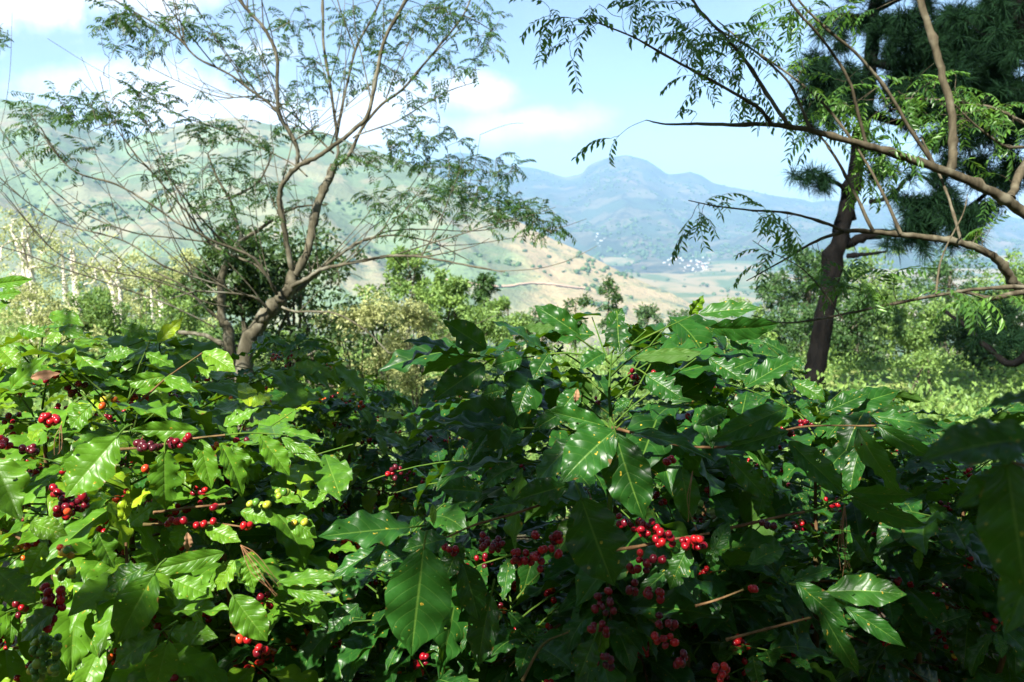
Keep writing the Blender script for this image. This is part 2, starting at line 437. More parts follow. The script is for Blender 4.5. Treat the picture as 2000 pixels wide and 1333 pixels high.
def hill_mat(name, tan, green, wood, scale, tan_amt, wood_amt, road=None, tanline=None):
    m, t = newmat(name)
    p = t.n('ShaderNodeNewGeometry').outputs['Position']
    n1 = t.noise(p, scale, 6, .6, .6); n2 = t.noise(p, scale * 4.3, 6, .65); n3 = t.noise(p, scale * 22, 4, .7)
    c = t.mix(t.ss(n1, .5 - tan_amt, .62 - tan_amt), green, tan)
    c = t.mix(t.m('MULTIPLY', t.ss(n2, .5, .62), .55), c, tuple(x * .7 for x in green))
    wf = t.m('MULTIPLY', t.ss(t.m('ADD', n2, t.m('MULTIPLY', n1, .5)), .86 - wood_amt, .94 - wood_amt), t.ss(n3, .36, .52))
    fld = t.n('ShaderNodeTexVoronoi', {'Vector': t.n('ShaderNodeVectorMath', {0: p, 1: t.n('ShaderNodeVectorMath', {0: t.n('ShaderNodeTexNoise', {'Vector': p, 'Scale': scale * 3}).outputs['Color'], 'Scale': .35 / scale}, operation='SCALE').outputs[0]}, operation='ADD').outputs[0], 'Scale': scale * 3.2}, feature='F1')
    fs = t.n('ShaderNodeSeparateColor', {0: fld.outputs['Color']})
    c = t.mix(t.m('MULTIPLY', t.ss(fs.outputs[0], .55, .60), .6), c, tan)
    c = t.mix(t.m('MULTIPLY', t.ss(fs.outputs[1], .62, .66), .6), c, tuple(x * .55 for x in green))
    if tanline:
        sp = t.n('ShaderNodeSeparateXYZ', {0: p}); az = t.m('DIVIDE', sp.outputs[0], sp.outputs[1])
        az = t.m('ADD', az, t.m('MULTIPLY', t.m('SUBTRACT', n1, .5), .12))
        dry = t.mix(t.ss(n2, .45, .62), (0.27, 0.215, 0.12), (0.19, 0.185, 0.09))
        c = t.mix(t.m('MULTIPLY', t.ss(az, -.02, .035), t.ss(sp.outputs[2], -175., -130.)), c, dry)
    c = t.mix(wf, c, wood)
    vor = t.n('ShaderNodeTexVoronoi', {'Vector': p, 'Scale': scale * 16}, feature='F1').outputs['Distance']
    dots = t.m('MULTIPLY', t.ss(vor, .28, .2), t.ss(n2, .42, .55))
    c = t.mix(dots, c, wood)
    c = t.mix(t.m('MULTIPLY', t.ss(t.noise(p, scale * 2.2, 3, .5), .62, .72), .35), c, (0.26, 0.17, 0.13))
    b = t.n('ShaderNodeBump', {'Height': t.m('ADD', n3, n2), 'Strength': .7, 'Distance': 14.0})
    pb = t.n('ShaderNodeBsdfPrincipled', {'Base Color': c, 'Roughness': .95, 'Normal': b.outputs[0]}); t.n('ShaderNodeOutputMaterial', {0: pb.outputs[0]}); return m


rs_ = list(np.concatenate([np.linspace(0, 30, 40), np.geomspace(31, 14000, 90)]))
def ground_fn(r, a):
    x, y = r * sin(a), r * cos(a); z = gz(x, y)
    if r > 900: z += 55 * fbm(x / 520, y / 520) * min(1, (r - 900) / 500)
    return (x, y, z)
ground = grid_mesh('ground', ground_fn, rs_, list(np.linspace(-pi, pi, 121)), ground_mat())

# left hill: its skyline as (pixel column, pixel row), crest distance falls towards the spur on the right
SKY_L = [(-700, 150), (-300, 165), (0, 183), (50, 193), (130, 205), (200, 250), (262, 275), (347, 252), (420, 236), (475, 228), (545, 243), (643, 257), (724, 287), (800, 315), (900, 362), (1000, 425), (1080, 468), (1132, 491), (1177, 514), (1242, 546), (1307, 572), (1345, 592), (1420, 625), (1500, 660)]
LX = np.array([azpx(p) for p, _ in SKY_L]); LE = np.array([elev(q) for _, q in SKY_L])
def hill_crest(ax):
    return float(np.interp(ax, [azpx(-700), azpx(0), azpx(700), azpx(1100), azpx(1500)], [2600, 2500, 2300, 1700, 1250]))
def hill_fn(s, ax):
    """s 0..1 from the foot to the crest, to 1.6 behind it"""
    Y = hill_crest(ax); ec = float(np.interp(ax, LX, LE)); y0 = 650
    y = y0 + (Y - y0) * s; x = ax * y
    zc = EYE + ec * Y; zf = -190 if zc > -190 else zc - 25
    if s <= 1:
        tt = s ** 1.25
        g = ridge_noise(ax * 7.0 + s * .8, s * 2.2, 3.3) - .5
        z = zf + (zc - zf) * tt + g * 95 * s * (1 - s) * 2.2 * max(.15, min(1, (zc - zf) / 400)) + 3.5 * fbm(x / 60, y / 60) * min(1, s * 4)
        z = min(z, EYE + (ec - .004 * (1 - s)) * y if s > .5 else z)
    else:
        z = zc - (s - 1) * 260 - 8 * abs(fbm(x / 200, y / 200))
    return (x, y, z)
hill = grid_mesh('hill', hill_fn, list(np.linspace(0, 1, 110)) + [1.05, 1.2, 1.6], list(np.linspace(azpx(-700), azpx(1500), 260)),
                 hill_mat('hill_grass', (0.200, 0.180, 0.110), (0.115, 0.175, 0.085), (0.055, 0.090, 0.055), .0042, -.02, .0, tanline=True))

def hill_at(px, py):
    ax = azpx(px)
    for s in np.linspace(.01, .99, 400):
        x, y, z = hill_fn(s, ax)
        if (z - EYE) / y >= elev(py): return np.array([x, y, z])
    return np.array([x, y, z])
def track(name, pxs, width, mat):
    pxs = spline([np.array([a, b, 0.]) for a, b in pxs], 5); mb = MB(); V = []
    for (a, b, _) in pxs: V += [hill_at(a, b - width) + np.array([0, 0, 2.2]), hill_at(a, b + width) + np.array([0, 0, 2.2])]
    mb.add(V, [(2 * i, 2 * i + 1, 2 * i + 3, 2 * i + 2) for i in range(len(pxs) - 1)]); tag(mb.build(name, mat, smooth=False), kind='structure')
dirt = plain('red_dirt', (0.38, 0.26, 0.17))
track('dirt_road', [(860, 548), (900, 553), (950, 560), (990, 562), (1030, 556), (1070, 557), (1110, 562), (1150, 566)], 1.6, dirt)
SKY_F = [(-700, 330), (0, 330), (800, 320), (860, 312), (897, 297), (930, 303), (960, 310), (1008, 325), (1047, 329), (1099, 346), (1132, 340), (1145, 322), (1177, 309), (1216, 303), (1252, 311), (1275, 325), (1294, 340), (1307, 341), (1337, 335), (1359, 343), (1382, 358), (1421, 366), (1470, 377), (1519, 386), (1551, 389), (1571, 396), (1600, 390), (1660, 398), (1750, 402), (1850, 400), (1930, 420), (2000, 432), (2300, 400), (2700, 380)]
FX_ = np.array([azpx(p) for p, _ in SKY_F]); FE = np.array([elev(q) for _, q in SKY_F])
def mount_fn(s, ax):
    Y = 7600; ec = float(np.interp(ax, FX_, FE)); y0 = 2900
    wob = 1 + .05 * mnoise.noise(Vector((ax * 6, 1.7, 0)))
    y = y0 + (Y * wob - y0) * s; x = ax * y
    zc = EYE + ec * Y * wob; zf = -215
    if s <= 1:
        r1 = ridge_noise(ax * 9.0 + .6 * s, s * 2.6, 8.1, 6) - .45
        z = zf + (zc - zf) * (s ** 1.9) + r1 * 420 * (s ** 1.0) * (1 - s) * 1.5 + 12 * fbm(x / 180, y / 180) * s
        z = min(z, EYE + (ec - .005 * (1 - s)) * y) if s > .4 else z
    else: z = zc - (s - 1) * 1500
    return (x, y, z)
mountain = grid_mesh('mountain', mount_fn, list(np.linspace(0, 1, 150)) + [1.05, 1.3], list(np.linspace(azpx(-700), azpx(2700), 420)),
                     hill_mat('mountain_side', (0.12, 0.105, 0.07), (0.028, 0.055, 0.032), (0.010, 0.024, 0.018), .0016, -.06, .10))

# haze: pale air round everything
hz = MB()
x0, x1, y0, y1, z0, z1 = -14500, 14500, -14500, 14500, -260, 900
hv = [(x, y, z) for z in (z0, z1) for y in (y0, y1) for x in (x0, x1)]
hz.add(hv, [(0, 2, 3, 1), (4, 5, 7, 6), (0, 1, 5, 4), (2, 6, 7, 3), (0, 4, 6, 2), (1, 3, 7, 5)])
hm, ht = newmat('haze_air')
pv = ht.n('ShaderNodeVolumePrincipled', {'Color': (0.38, 0.66, 1.0), 'Density': 0.00012, 'Anisotropy': 0.0})
ht.n('ShaderNodeOutputMaterial', {'Volume': pv.outputs[0]})
tag(hz.build('haze', hm, smooth=False), kind='stuff')

# ------------------------------------------------------------------ valley town
rt = np.random.RandomState(3)
hw = [plain('white_wall', (0.62, 0.61, 0.57)), plain('roof_tile', (0.45, 0.20, 0.14)), plain('tin_roof', (0.55, 0.58, 0.60), .5)]
def house_mesh(kind):
    w_, d_, h_ = 9, 7, 4
    a = MB(); a.add([(x, y, z) for z in (-8, h_) for y in (-d_, d_) for x in (-w_, w_)], [(0, 1, 5, 4), (1, 3, 7, 5), (3, 2, 6, 7), (2, 0, 4, 6)])
    a.add([(-w_, -d_, h_), (-w_, d_, h_), (-w_, 0, h_ + 3.4), (w_, -d_, h_), (w_, d_, h_), (w_, 0, h_ + 3.4)], [(0, 2, 1), (3, 4, 5)])
    b = MB(); e = 1.2
    b.add([(-w_ - e, -d_ - e, h_ - .5), (w_ + e, -d_ - e, h_ - .5), (w_ + e, 0, h_ + 3.6), (-w_ - e, 0, h_ + 3.6), (w_ + e, d_ + e, h_ - .5), (-w_ - e, d_ + e, h_ - .5)], [(0, 1, 2, 3), (3, 2, 4, 5)])
    return a, b
protos = []
for k in range(2):
    a, b = house_mesh(k); r = empty('valley_house', (0, 0, 0), 'tiny pale house in the hazy town below the peak', 'house', 'houses of the valley town')
    a.build('wall', hw[0], r, False); b.build('roof', hw[2 - k], r, False); protos.append(r)
spots = [(1315 + rt.normal() * 22 + i * 1.2, 508 + i * .35 + rt.normal() * 7) for i in range(62)] + [(1170 + rt.normal() * 12, 470 + rt.normal() * 7) for _ in range(9)] + \
        [(1215 + rt.normal() * 8, 502 + rt.normal() * 3) for _ in range(5)] + [(1430 + rt.normal() * 25, 535 + rt.normal() * 6) for _ in range(14)]
def mount_at(px, py):
    """where the line of sight through a pixel meets the mountain"""
    ax = azpx(px)
    best = None
    for s in np.linspace(.02, .9, 120):
        x, y, z = mount_fn(s, ax)
        e = (z - EYE) / y
        if e >= elev(py): return (x, y, z)
        best = (x, y, z)
    return best
for i, (px, py) in enumerate(spots):
    q = mount_at(px, py)
    src = protos[0 if rt.rand() < .72 else 1]
    if i < 2: o = src = protos[i]
    else:
        o = src.copy(); COL.objects.link(o)
        for ch in src.children:
            c = ch.copy(); COL.objects.link(c); c.parent = o
    s_ = rt.uniform(.25, .62); o.scale = (s_,) * 3
    o.location = (q[0], q[1], q[2] + 2); o.rotation_euler = (0, 0, rt.uniform(0, 3.14))

# ------------------------------------------------------------------ trees in general
class Skeleton:
    """limbs given as traced paths; twigs grow from them towards target points"""
    def __init__(s): s.nodes = []; s.rad = []; s.mb = MB(); s.tips = []
    def limb(s, pts, r0, r1, n=6, sides=8, lump=.05, rs=None, mb=None):
        c = spline(pts, n); rad = np.linspace(r0, r1, len(c)); _r = np.random.RandomState(int(abs(c[0][0] * 1000)) % 9999 + len(c))
        jit = _r.normal(size=c.shape) * rad[:, None] * .12; jit[0] = 0; c = c + jit
        rv = rad * (1 + (_r.rand(len(c)) < .16) * _r.uniform(.12, .38, len(c)))
        tube(mb or s.mb, c, rv, sides, max(lump, .07), rs or np.random.RandomState(1))
        s.nodes += list(c); s.rad += list(rad); return c
    def grow(s, targets, rs, r=0.010, sag=.1, up=.12, sides=4, tip_r=.0015, mb=None, kmax=.8):
        N = np.array(s.nodes); R = np.array(s.rad)
        left = [np.asarray(t) for t in targets]
        left.sort(key=lambda t: np.min(np.sum((N - t) ** 2, axis=1)))
        for t in left:
            dd = np.sqrt(np.sum((N - t) ** 2, axis=1)) + .3 * np.maximum(0, .004 - R) * 100
            i = int(np.argmin(dd)); a = N[i]; L = np.linalg.norm(t - a)
            if L < .02: s.tips.append((t, nrm(t - a) if L > 0 else np.array([0, 0, 1.]))); continue
            j = max(0, i - 2); par = nrm(N[i] - N[j]) if i > 0 and np.linalg.norm(N[i] - N[j]) > 0 else nrm(t - a)
            side = rnd_unit(rs) * L * .05
            m1 = a + (t - a) * .35 + par * L * .07 + side + np.array([0, 0, -sag * L * .4])
            m2 = a + (t - a) * .72 + side * .6 + np.array([0, 0, up * L * .15])
            c = spline([a, m1, m2, t], 4)
            ra = min(R[i] * kmax, r * (L / .5) ** .6)
            rr = np.linspace(max(ra, tip_r * 1.2), tip_r, len(c))
            tube(mb or s.mb, c, rr, sides)
            N = np.vstack([N, c[2:]]); R = np.concatenate([R, rr[2:]])
            s.tips.append((t, nrm(c[-1] - c[-2])))
        s.nodes = list(N); s.rad = list(R)


def leaflet(mb, base, d, n, L, W, tone):
    R = frame(d, n)
    v = np.array([(0, 0, 0), (-W / 2, .42 * L, .10 * W), (0, .45 * L, -.05 * L), (W / 2, .42 * L, .10 * W), (-W * .25, .78 * L, -.02 * L), (W * .25, .78 * L, -.02 * L), (0, L, -.12 * L)])
    mb.add(v @ R.T + base, [(0, 2, 1), (0, 3, 2), (1, 2, 4), (2, 3, 5), (4, 2, 6), (2, 5, 6)], None, tone)


def frond_proto(seed, pairs, L=.2, ll=.045, lw=.015, droop=.8):
    rs = np.random.RandomState(seed); mb = MB()
    pts = [np.zeros(3)]; a = .25
    for i in range(8):
        a -= droop / 8; pts.append(pts[-1] + np.array([0, cos(a), sin(a)]) * L / 8)
    c = np.array(pts); tube(mb, c, [.0012, .0006], 3)
    for i in range(pairs):
        u = (i + 1.2) / (pairs + .6); k = min(7.99, u * 8); b = c[int(k)] + (c[min(8, int(k) + 1)] - c[int(k)]) * (k % 1)
        td = nrm(c[min(8, int(k) + 1)] - c[int(k)])
        for sg in (-1, 1):
            d = nrm(td * .55 + np.array([sg, 0, 0]) * .85 + np.array([0, 0, -.35 - .3 * rs.rand()]) + rs.normal(size=3) * .12)
            leaflet(mb, b, d, np.array([sg * .4, 0.1, 1]) + rs.normal(size=3) * .25, ll * rs.uniform(.75, 1.15), lw * rs.uniform(.8, 1.1), .5)
    return np.vstack(mb.v), [f for f in mb.f], mb
def frond_bank(n, **k):
    res = []
    for i in range(n):
        V, Fs, mb = frond_proto(i + 11, **k); res.append((V, Fs))
    return res
def put_frond(mb, fr, base, R, sc, tone):
    V, Fs = fr; off = mb.n
    W_ = (V * sc) @ R.T + base
    mb.v.append(W_); mb.uv.append(np.zeros((len(W_), 2))); mb.tone.append(np.full(len(W_), tone)); mb.n += len(W_)
    for f in Fs: mb.f.append(f + off); mb.mi.append(np.zeros(len(f)))


def blob_points(rs, blobs, n_scale=1.0):
    """blobs: (px, py, half width px, half height px, depth, half depth, count)"""
    out_ = []
    for (bx, by, bw, bh, d, hd, n) in blobs:
        for _ in range(int(n * n_scale)):
            v = rs.normal(size=3) * .55
            out_.append(P(bx + v[0] * bw, by + v[1] * bh, d + v[2] * hd))
    return out_

# ------------------------------------------------------------------ left shade tree with long spreading limbs (about 7.5 m away)
def Q(lst, d0, d1):
    n = len(lst); return [P(x, y, d0 + (d1 - d0) * i / max(1, n - 1)) for i, (x, y) in enumerate(lst)]

rl = np.random.RandomState(21)
base = P(480, 760, 7.5); base[2] = gz(base[0], base[1]) - .05
root = empty('shade_tree', base, 'slender forked tree with long bare arching branches rising behind the coffee bushes', 'tree')
tk = Skeleton(); br = Skeleton()
trunk_mb = MB()
tk.limb([base, P(478, 700, 7.5), P(504, 640, 7.5), P(526, 606, 7.5), P(551, 584, 7.5), P(567, 562, 7.5), P(574, 533, 7.5)], .080, .052, 6, 12, .06, rl, trunk_mb)
LIMBS = [
    ([(574, 533), (567, 512), (555, 451), (547, 401), (547, 373), (558, 351), (581, 326), (614, 310), (652, 285), (700, 246), (719, 223), (734, 153), (753, 74), (793, 0), (810, -60)], 7.5, 6.9, .052, .020),
    ([(574, 540), (599, 496), (608, 455), (618, 407), (630, 376), (643, 348), (652, 325)], 7.5, 7.7, .070, .056),
    ([(652, 325), (660, 300), (657, 262), (647, 178), (632, 89), (630, 0), (628, -70)], 7.7, 7.9, .030, .017),
    ([(652, 325), (679, 307), (709, 248), (745, 205), (783, 178), (813, 144), (867, 79), (905, 30), (930, -30)], 7.7, 7.3, .032, .010),
    ([(657, 270), (674, 183), (694, 99), (724, 40), (743, 0), (760, -60)], 7.8, 7.8, .024, .013),
    ([(694, 99), (674, 45), (659, 0), (650, -50)], 7.8, 8.0, .014, .009),
    ([(690, 270), (704, 262), (773, 238), (823, 208), (877, 178), (930, 160)], 7.6, 7.2, .016, .005),
    ([(581, 326), (581, 300), (574, 272), (545, 223), (542, 173), (540, 109), (515, 54), (488, 25), (468, 0), (440, -50)], 7.4, 7.0, .036, .018),
    ([(545, 223), (520, 198), (485, 173), (446, 144), (386, 114), (347, 74), (292, 40), (223, 0), (190, -30)], 7.2, 6.8, .024, .008),
    ([(574, 275), (600, 262), (640, 262), (690, 285)], 7.3, 7.1, .012, .005),
    ([(570, 560), (602, 543), (627, 527), (665, 518), (706, 510), (747, 502), (773, 500), (823, 502), (877, 512), (946, 525), (986, 532)], 7.4, 6.3, .040, .006),
    ([(566, 574), (590, 560), (612, 540), (649, 508), (696, 477), (722, 467), (773, 460), (847, 475), (917, 510)], 7.6, 7.9, .045, .006),
    ([(722, 467), (760, 452), (830, 448), (920, 452), (1000, 440)], 7.8, 7.2, .016, .005),
    ([(520, 600), (498, 582), (460, 574), (413, 571), (381, 570), (330, 585)], 7.4, 6.9, .026, .006),
    ([(551, 600), (577, 609), (618, 609), (659, 614), (712, 644), (760, 690)], 7.4, 7.0, .022, .006),
    ([(541, 575), (533, 560), (520, 537), (495, 505), (457, 486), (413, 470), (381, 452), (347, 436), (297, 401), (228, 361), (149, 337), (104, 292), (80, 250)], 7.4, 6.5, .030, .007),
    ([(541, 575), (525, 545), (498, 518), (454, 499), (410, 474), (370, 420), (347, 396), (300, 340), (255, 290), (215, 225), (195, 150)], 7.5, 7.6, .026, .006),
    ([(410, 474), (350, 466), (260, 455), (170, 420), (120, 385), (60, 330), (0, 250)], 7.4, 7.0, .014, .005),
    ([(347, 396), (290, 330), (250, 300), (230, 240), (170, 170)], 7.4, 7.0, .012, .004),
    ([(440, 560), (390, 545), (320, 520), (240, 470), (130, 440), (60, 400), (-20, 330)], 7.2, 6.4, .016, .005),
    ([(448, 600), (400, 590), (310, 550), (210, 530), (120, 500), (60, 440), (10, 380)], 7.0, 6.0, .014, .004),
    ([(420, 640), (340, 600), (230, 560), (110, 520), (30, 490), (-60, 470)], 6.6, 5.8, .012, .005),
    ([(652, 300), (620, 270), (560, 215), (500, 190), (430, 190), (350, 160), (290, 130)], 7.6, 8.0, .018, .005),
    ([(600, 345), (570, 320), (500, 285), (420, 250), (330, 215), (260, 150)], 7.5, 7.9, .014, .005),
]
limb_mbs = []
for (pts, d0, d1, r0, r1) in LIMBS:
    mb = MB(); br.limb(Q(pts, d0, d1), r0 * .52, r1 * .72, 5, 8, .05, rl, mb); limb_mbs.append(mb)
bare = [(120, 400, 130, 110, 6.9, .7, 70), (250, 320, 140, 110, 7.1, .7, 70), (130, 520, 130, 60, 6.8, .6, 40), (300, 520, 120, 80, 7.0, .6, 40), (60, 300, 70, 90, 6.8, .6, 30), (350, 120, 160, 110, 7.3, .6, 45), (450, 380, 110, 90, 7.4, .5, 40), (850, 490, 140, 50, 7.0, .6, 36), (650, 560, 90, 60, 7.4, .5, 20), (620, 150, 160, 150, 7.5, .6, 45), (850, 150, 110, 100, 7.3, .5, 20)]
twig_mb = MB()
nodes0 = [(q, i) for i, q in enumerate(br.nodes)]
for _ in range(170):
    q, i = nodes0[rl.randint(5, len(nodes0))]
    X, Y, D = proj(q); r_i = br.rad[i]
    if r_i > .03 or not (-100 < X[0] < 1000) or (X[0] > 520 and rl.rand() < .5): continue
    ld_ = q - nodes0[i - 1][0]
    if np.linalg.norm(ld_) > .5: continue
    d_ = nrm(nrm(ld_) * .9 + np.array([rl.normal() * .35, rl.normal() * .35, .55 + rl.normal() * .35])); L_ = rl.uniform(.5, 1.5)
    bend_ = np.array([rl.normal() * .05, rl.normal() * .05, rl.uniform(.0, .10)]); pp_ = [q]
    for _k in range(7): d_ = nrm(d_ + bend_ + rl.normal(size=3) * .035); pp_.append(pp_[-1] + d_ * L_ / 7)
    c_ = spline(pp_, 2); rr_ = np.linspace(min(r_i * .7, .0065), .002, len(c_)); tube(twig_mb, c_, rr_, 4)
    br.nodes += list(c_[2:]); br.rad += list(rr_[2:])
br.grow(blob_points(rl, bare, .5), rl, .008, .1, .3, 4, .0026, twig_mb)
br.tips = []
leafy = [(250, 50, 60, 35, 6.9, .4, 30), (230, 30, 60, 30, 7.0, .4, 14), (375, 45, 60, 40, 7.2, .4, 24), (290, 85, 40, 30, 7, .3, 12), (150, 215, 90, 40, 6.8, .4, 42), (60, 235, 50, 45, 6.8, .4, 18), (230, 225, 60, 40, 7.0, .4, 22), (280, 190, 60, 40, 7.2, .4, 22),
         (330, 210, 50, 30, 7.2, .4, 14), (400, 262, 55, 25, 7.5, .4, 20), (480, 265, 60, 30, 7.5, .4, 20), (480, 120, 50, 50, 7.2, .4, 30), (440, 60, 40, 40, 7.2, .4, 12), (570, 70, 60, 60, 7.5, .5, 24), (600, 170, 70, 60, 7.6, .5, 30), (590, 235, 60, 30, 7.5, .4, 16), (680, 40, 60, 40, 7.7, .4, 22), (760, 90, 60, 70, 7.4, .5, 30), (830, 50, 70, 50, 7.2, .5, 34), (900, 30, 70, 40, 7.1, .5, 34), (950, 90, 40, 50, 7.0, .4, 16), (860, 130, 60, 40, 7.2, .4, 22), (800, 210, 60, 40, 7.2, .4, 12),
         (760, 140, 50, 60, 7.4, .4, 14), (650, 120, 60, 70, 7.8, .4, 16),
         (830, 265, 70, 30, 7.8, .5, 30), (870, 320, 70, 40, 7.6, .5, 44), (930, 370, 70, 35, 7.4, .5, 50), (990, 330, 35, 35, 7.2, .3, 14), (1000, 410, 60, 35, 7.0, .4, 44), (1060, 440, 30, 30, 6.9, .3, 22), (940, 420, 60, 30, 7.2, .4, 26), (750, 400, 50, 50, 7.6, .4, 30), (780, 440, 50, 30, 7.4, .4, 14), (700, 300, 50, 30, 7.4, .4, 14), (760, 310, 50, 40, 7.7, .4, 20), (860, 400, 60, 40, 7.3, .4, 16),
         (430, 400, 50, 40, 7.3, .4, 20), (500, 380, 40, 60, 7.4, .3, 20), (310, 320, 40, 40, 7.3, .3, 12), (120, 300, 60, 25, 6.8, .3, 12), (200, 430, 50, 20, 6.9, .3, 8), (330, 370, 30, 30, 7.1, .2, 8), (0, 90, 30, 40, 6.9, .3, 8), (450, 470, 60, 50, 7.6, .3, 14)]
br.grow(blob_points(rl, leafy, .9), rl, .008, .1, .3, 4, .0022, twig_mb, .7)
tips = br.tips
FR = frond_bank(8, pairs=6, L=.15, ll=.045, lw=.015, droop=.9)
crown_mb = MB()
for (t, d) in tips:
    for k in range(rl.randint(1, 4)):
        dd = nrm(d * .5 + rnd_unit(rl) * np.array([1, 1, .5]) + np.array([0, 0, .05])); q = t - d * rl.uniform(0, .10)
        put_frond(crown_mb, FR[rl.randint(8)], q, frame(dd, np.array([0, 0, 1.]) + rl.normal(size=3) * .3), rl.uniform(.75, 1.3), float(np.clip(rl.beta(1.3, 2.2), 0, 1)))
trunk_mb.build('trunk', M['bark'], root)
for mb in limb_mbs: mb.build('branch', M['bark'], root)
twig_mb.build('twig', M['bark'], root)['kind'] = 'stuff'
crown_mb.build('crown', M['inga'], root)

# second thinner tree left of it
b2 = P(450, 760, 8.2); b2[2] = gz(b2[0], b2[1]) - .05
r2 = empty('sapling_tree', b2, 'thinner pale tree with a crooked stem just left of the forked tree', 'tree')
s2 = Skeleton(); m2 = MB(); s2.limb([b2, P(448, 666, 8.2), P(435, 628, 8.2), P(432, 581, 8.2), P(433, 543, 8.2), P(444, 511, 8.2), P(467, 474, 8.2)], .048, .030, 6, 10, .06, rl, m2)
for (pts, r0, r1) in [([(467, 474), (470, 464), (457, 420), (448, 389), (425, 350), (405, 300)], .034, .008), ([(467, 474), (507, 448), (539, 426), (580, 405), (640, 400)], .030, .008), ([(448, 389), (500, 360), (520, 330), (535, 290)], .02, .006), ([(433, 628), (400, 600), (360, 560), (300, 530)], .022, .006), ([(448, 680), (400, 655), (350, 650)], .03, .02)]:
    mb = MB(); s2.limb(Q(pts, 8.2, 8.3), r0 * .75, r1, 5, 7, .05, rl, mb); mb.build('branch', M['bark'], r2)
tw = MB(); s2.grow(blob_points(rl, [(430, 340, 70, 60, 8.3, .4, 34), (520, 350, 60, 50, 8.4, .4, 20), (580, 400, 50, 30, 8.3, .3, 12), (340, 560, 50, 50, 8.2, .3, 12)]), rl, .008, .1, .3, 4, .0018, tw)
cr = MB()
for (t, d) in s2.tips:
    for k in range(2):
        put_frond(cr, FR[rl.randint(8)], t, frame(nrm(d + rnd_unit(rl)), np.array([0, 0, 1.])), rl.uniform(.7, 1.2), rl.rand() * .6)
m2.build('trunk', M['bark'], r2); tw.build('twig', M['bark'], r2)['kind'] = 'stuff'; cr.build('crown', M['inga'], r2)


# ------------------------------------------------------------------ background trees
def cards(mb, pts, dirs, L, W, tones):
    """folded leaf cards at many points at once"""
    n = len(pts)
    d = dirs / np.linalg.norm(dirs, axis=1)[:, None]
    r = np.random.RandomState(n).normal(size=(n, 3)); r[:, 2] += .8
    nn = r - d * np.sum(r * d, axis=1)[:, None]; nn /= np.linalg.norm(nn, axis=1)[:, None]
    s = np.cross(d, nn)
    L = np.broadcast_to(L, (n,))[:, None]; W = np.broadcast_to(W, (n,))[:, None]
    v = np.stack([pts, pts + d * L * .45 - s * W / 2 + nn * W * .15, pts + d * L - nn * L * .12, pts + d * L * .45 + s * W / 2 + nn * W * .15], axis=1).reshape(-1, 3)
    i = np.arange(n)[:, None] * 4
    mb.add(v, np.vstack([i + np.array([0, 2, 1]), i + np.array([0, 3, 2])]), None, np.repeat(tones, 4))


def bgtree(name, label, px, ptop, pbot, d, wpx, mat, bark, leafL, nleaf, seed, cat='tree', group=None, nclump=14, stems=1, trunk_r=.09, crown_from=.35, shape=1.0, gap=.0, lean=0., aspect=.42):
    rs = np.random.RandomState(seed)
    top = P(px, ptop, d); gx, gy = top[0], top[1]; g = gz(gx, gy)
    H = max(top[2] - g, .8); Wd = wpx * d / FPX / 2
    root = empty(name, (gx - lean, gy, g - .03), label, cat, group)
    zb = g + H * crown_from
    sk = Skeleton(); tm = MB()
    cen = []
    for k in range(nclump):
        a = rs.uniform(0, 2 * pi); h = rs.uniform(0, 1) ** .8
        rr = Wd * (.3 + .7 * sqrt(max(0, 1 - abs(2 * h - .85) ** 2 * shape))) * rs.uniform(.35, .95)
        cen.append(np.array([gx + rr * cos(a), gy + rr * .8 * sin(a), zb + (g + H - zb) * h * .93]))
    for k in range(stems):
        off = rs.uniform(-.12, .12, 2) * (stems > 1)
        tp = np.array([gx + rs.uniform(-.3, .3) * Wd * (stems > 1), gy, g + H * .82])
        st = [np.array([gx - lean + off[0], gy + off[1], g - .04]), np.array([gx - lean * .5 + off[0] * 2, gy, g + H * .35]) + rs.normal(size=3) * np.array([.04, .04, 0]) * H * .3, tp]
        c = sk.limb(st, trunk_r / sqrt(stems), trunk_r * .25 / sqrt(stems), 6, 7, .06, rs, tm)
    sk.grow(cen, rs, trunk_r * .45, .05, .3, 5, trunk_r * .08, tm)
    cm = MB()
    cr_ = Wd * aspect
    per = nleaf // nclump
    sub = []
    for c in cen:
        for _ in range(9):
            v = rs.normal(size=3) * np.array([.5, .5, .36]) * cr_; sub.append((c + v, cr_ * rs.uniform(.16, .36), rs.uniform(-.25, .25)))
    pts = []; dirs = []; tones = []
    for (c, r_, tn) in sub:
        k = max(3, int(nleaf * 1.6) // len(sub)); v = rs.normal(size=(k, 3)); v /= np.linalg.norm(v, axis=1)[:, None]
        rad = rs.uniform(.35, 1.0, k)[:, None] ** .6
        pts.append(c + v * rad * r_ * np.array([1.15, 1.15, .8])); dirs.append(v * .6 + rs.normal(size=(k, 3)) * .6 + np.array([0, 0, -.1])); tones.append(np.clip(.45 + tn + rs.normal(size=k) * .2, 0, 1))
    pts = np.vstack(pts); dirs = np.vstack(dirs); tones = np.concatenate(tones)
    L = leafL * .72 * rs.uniform(.45, 1.5, len(pts))
    cards(cm, pts, dirs, L, L * .5, tones)
    tm.build('trunk', bark, root); cm.build('crown', mat, root, smooth=False)
    return root

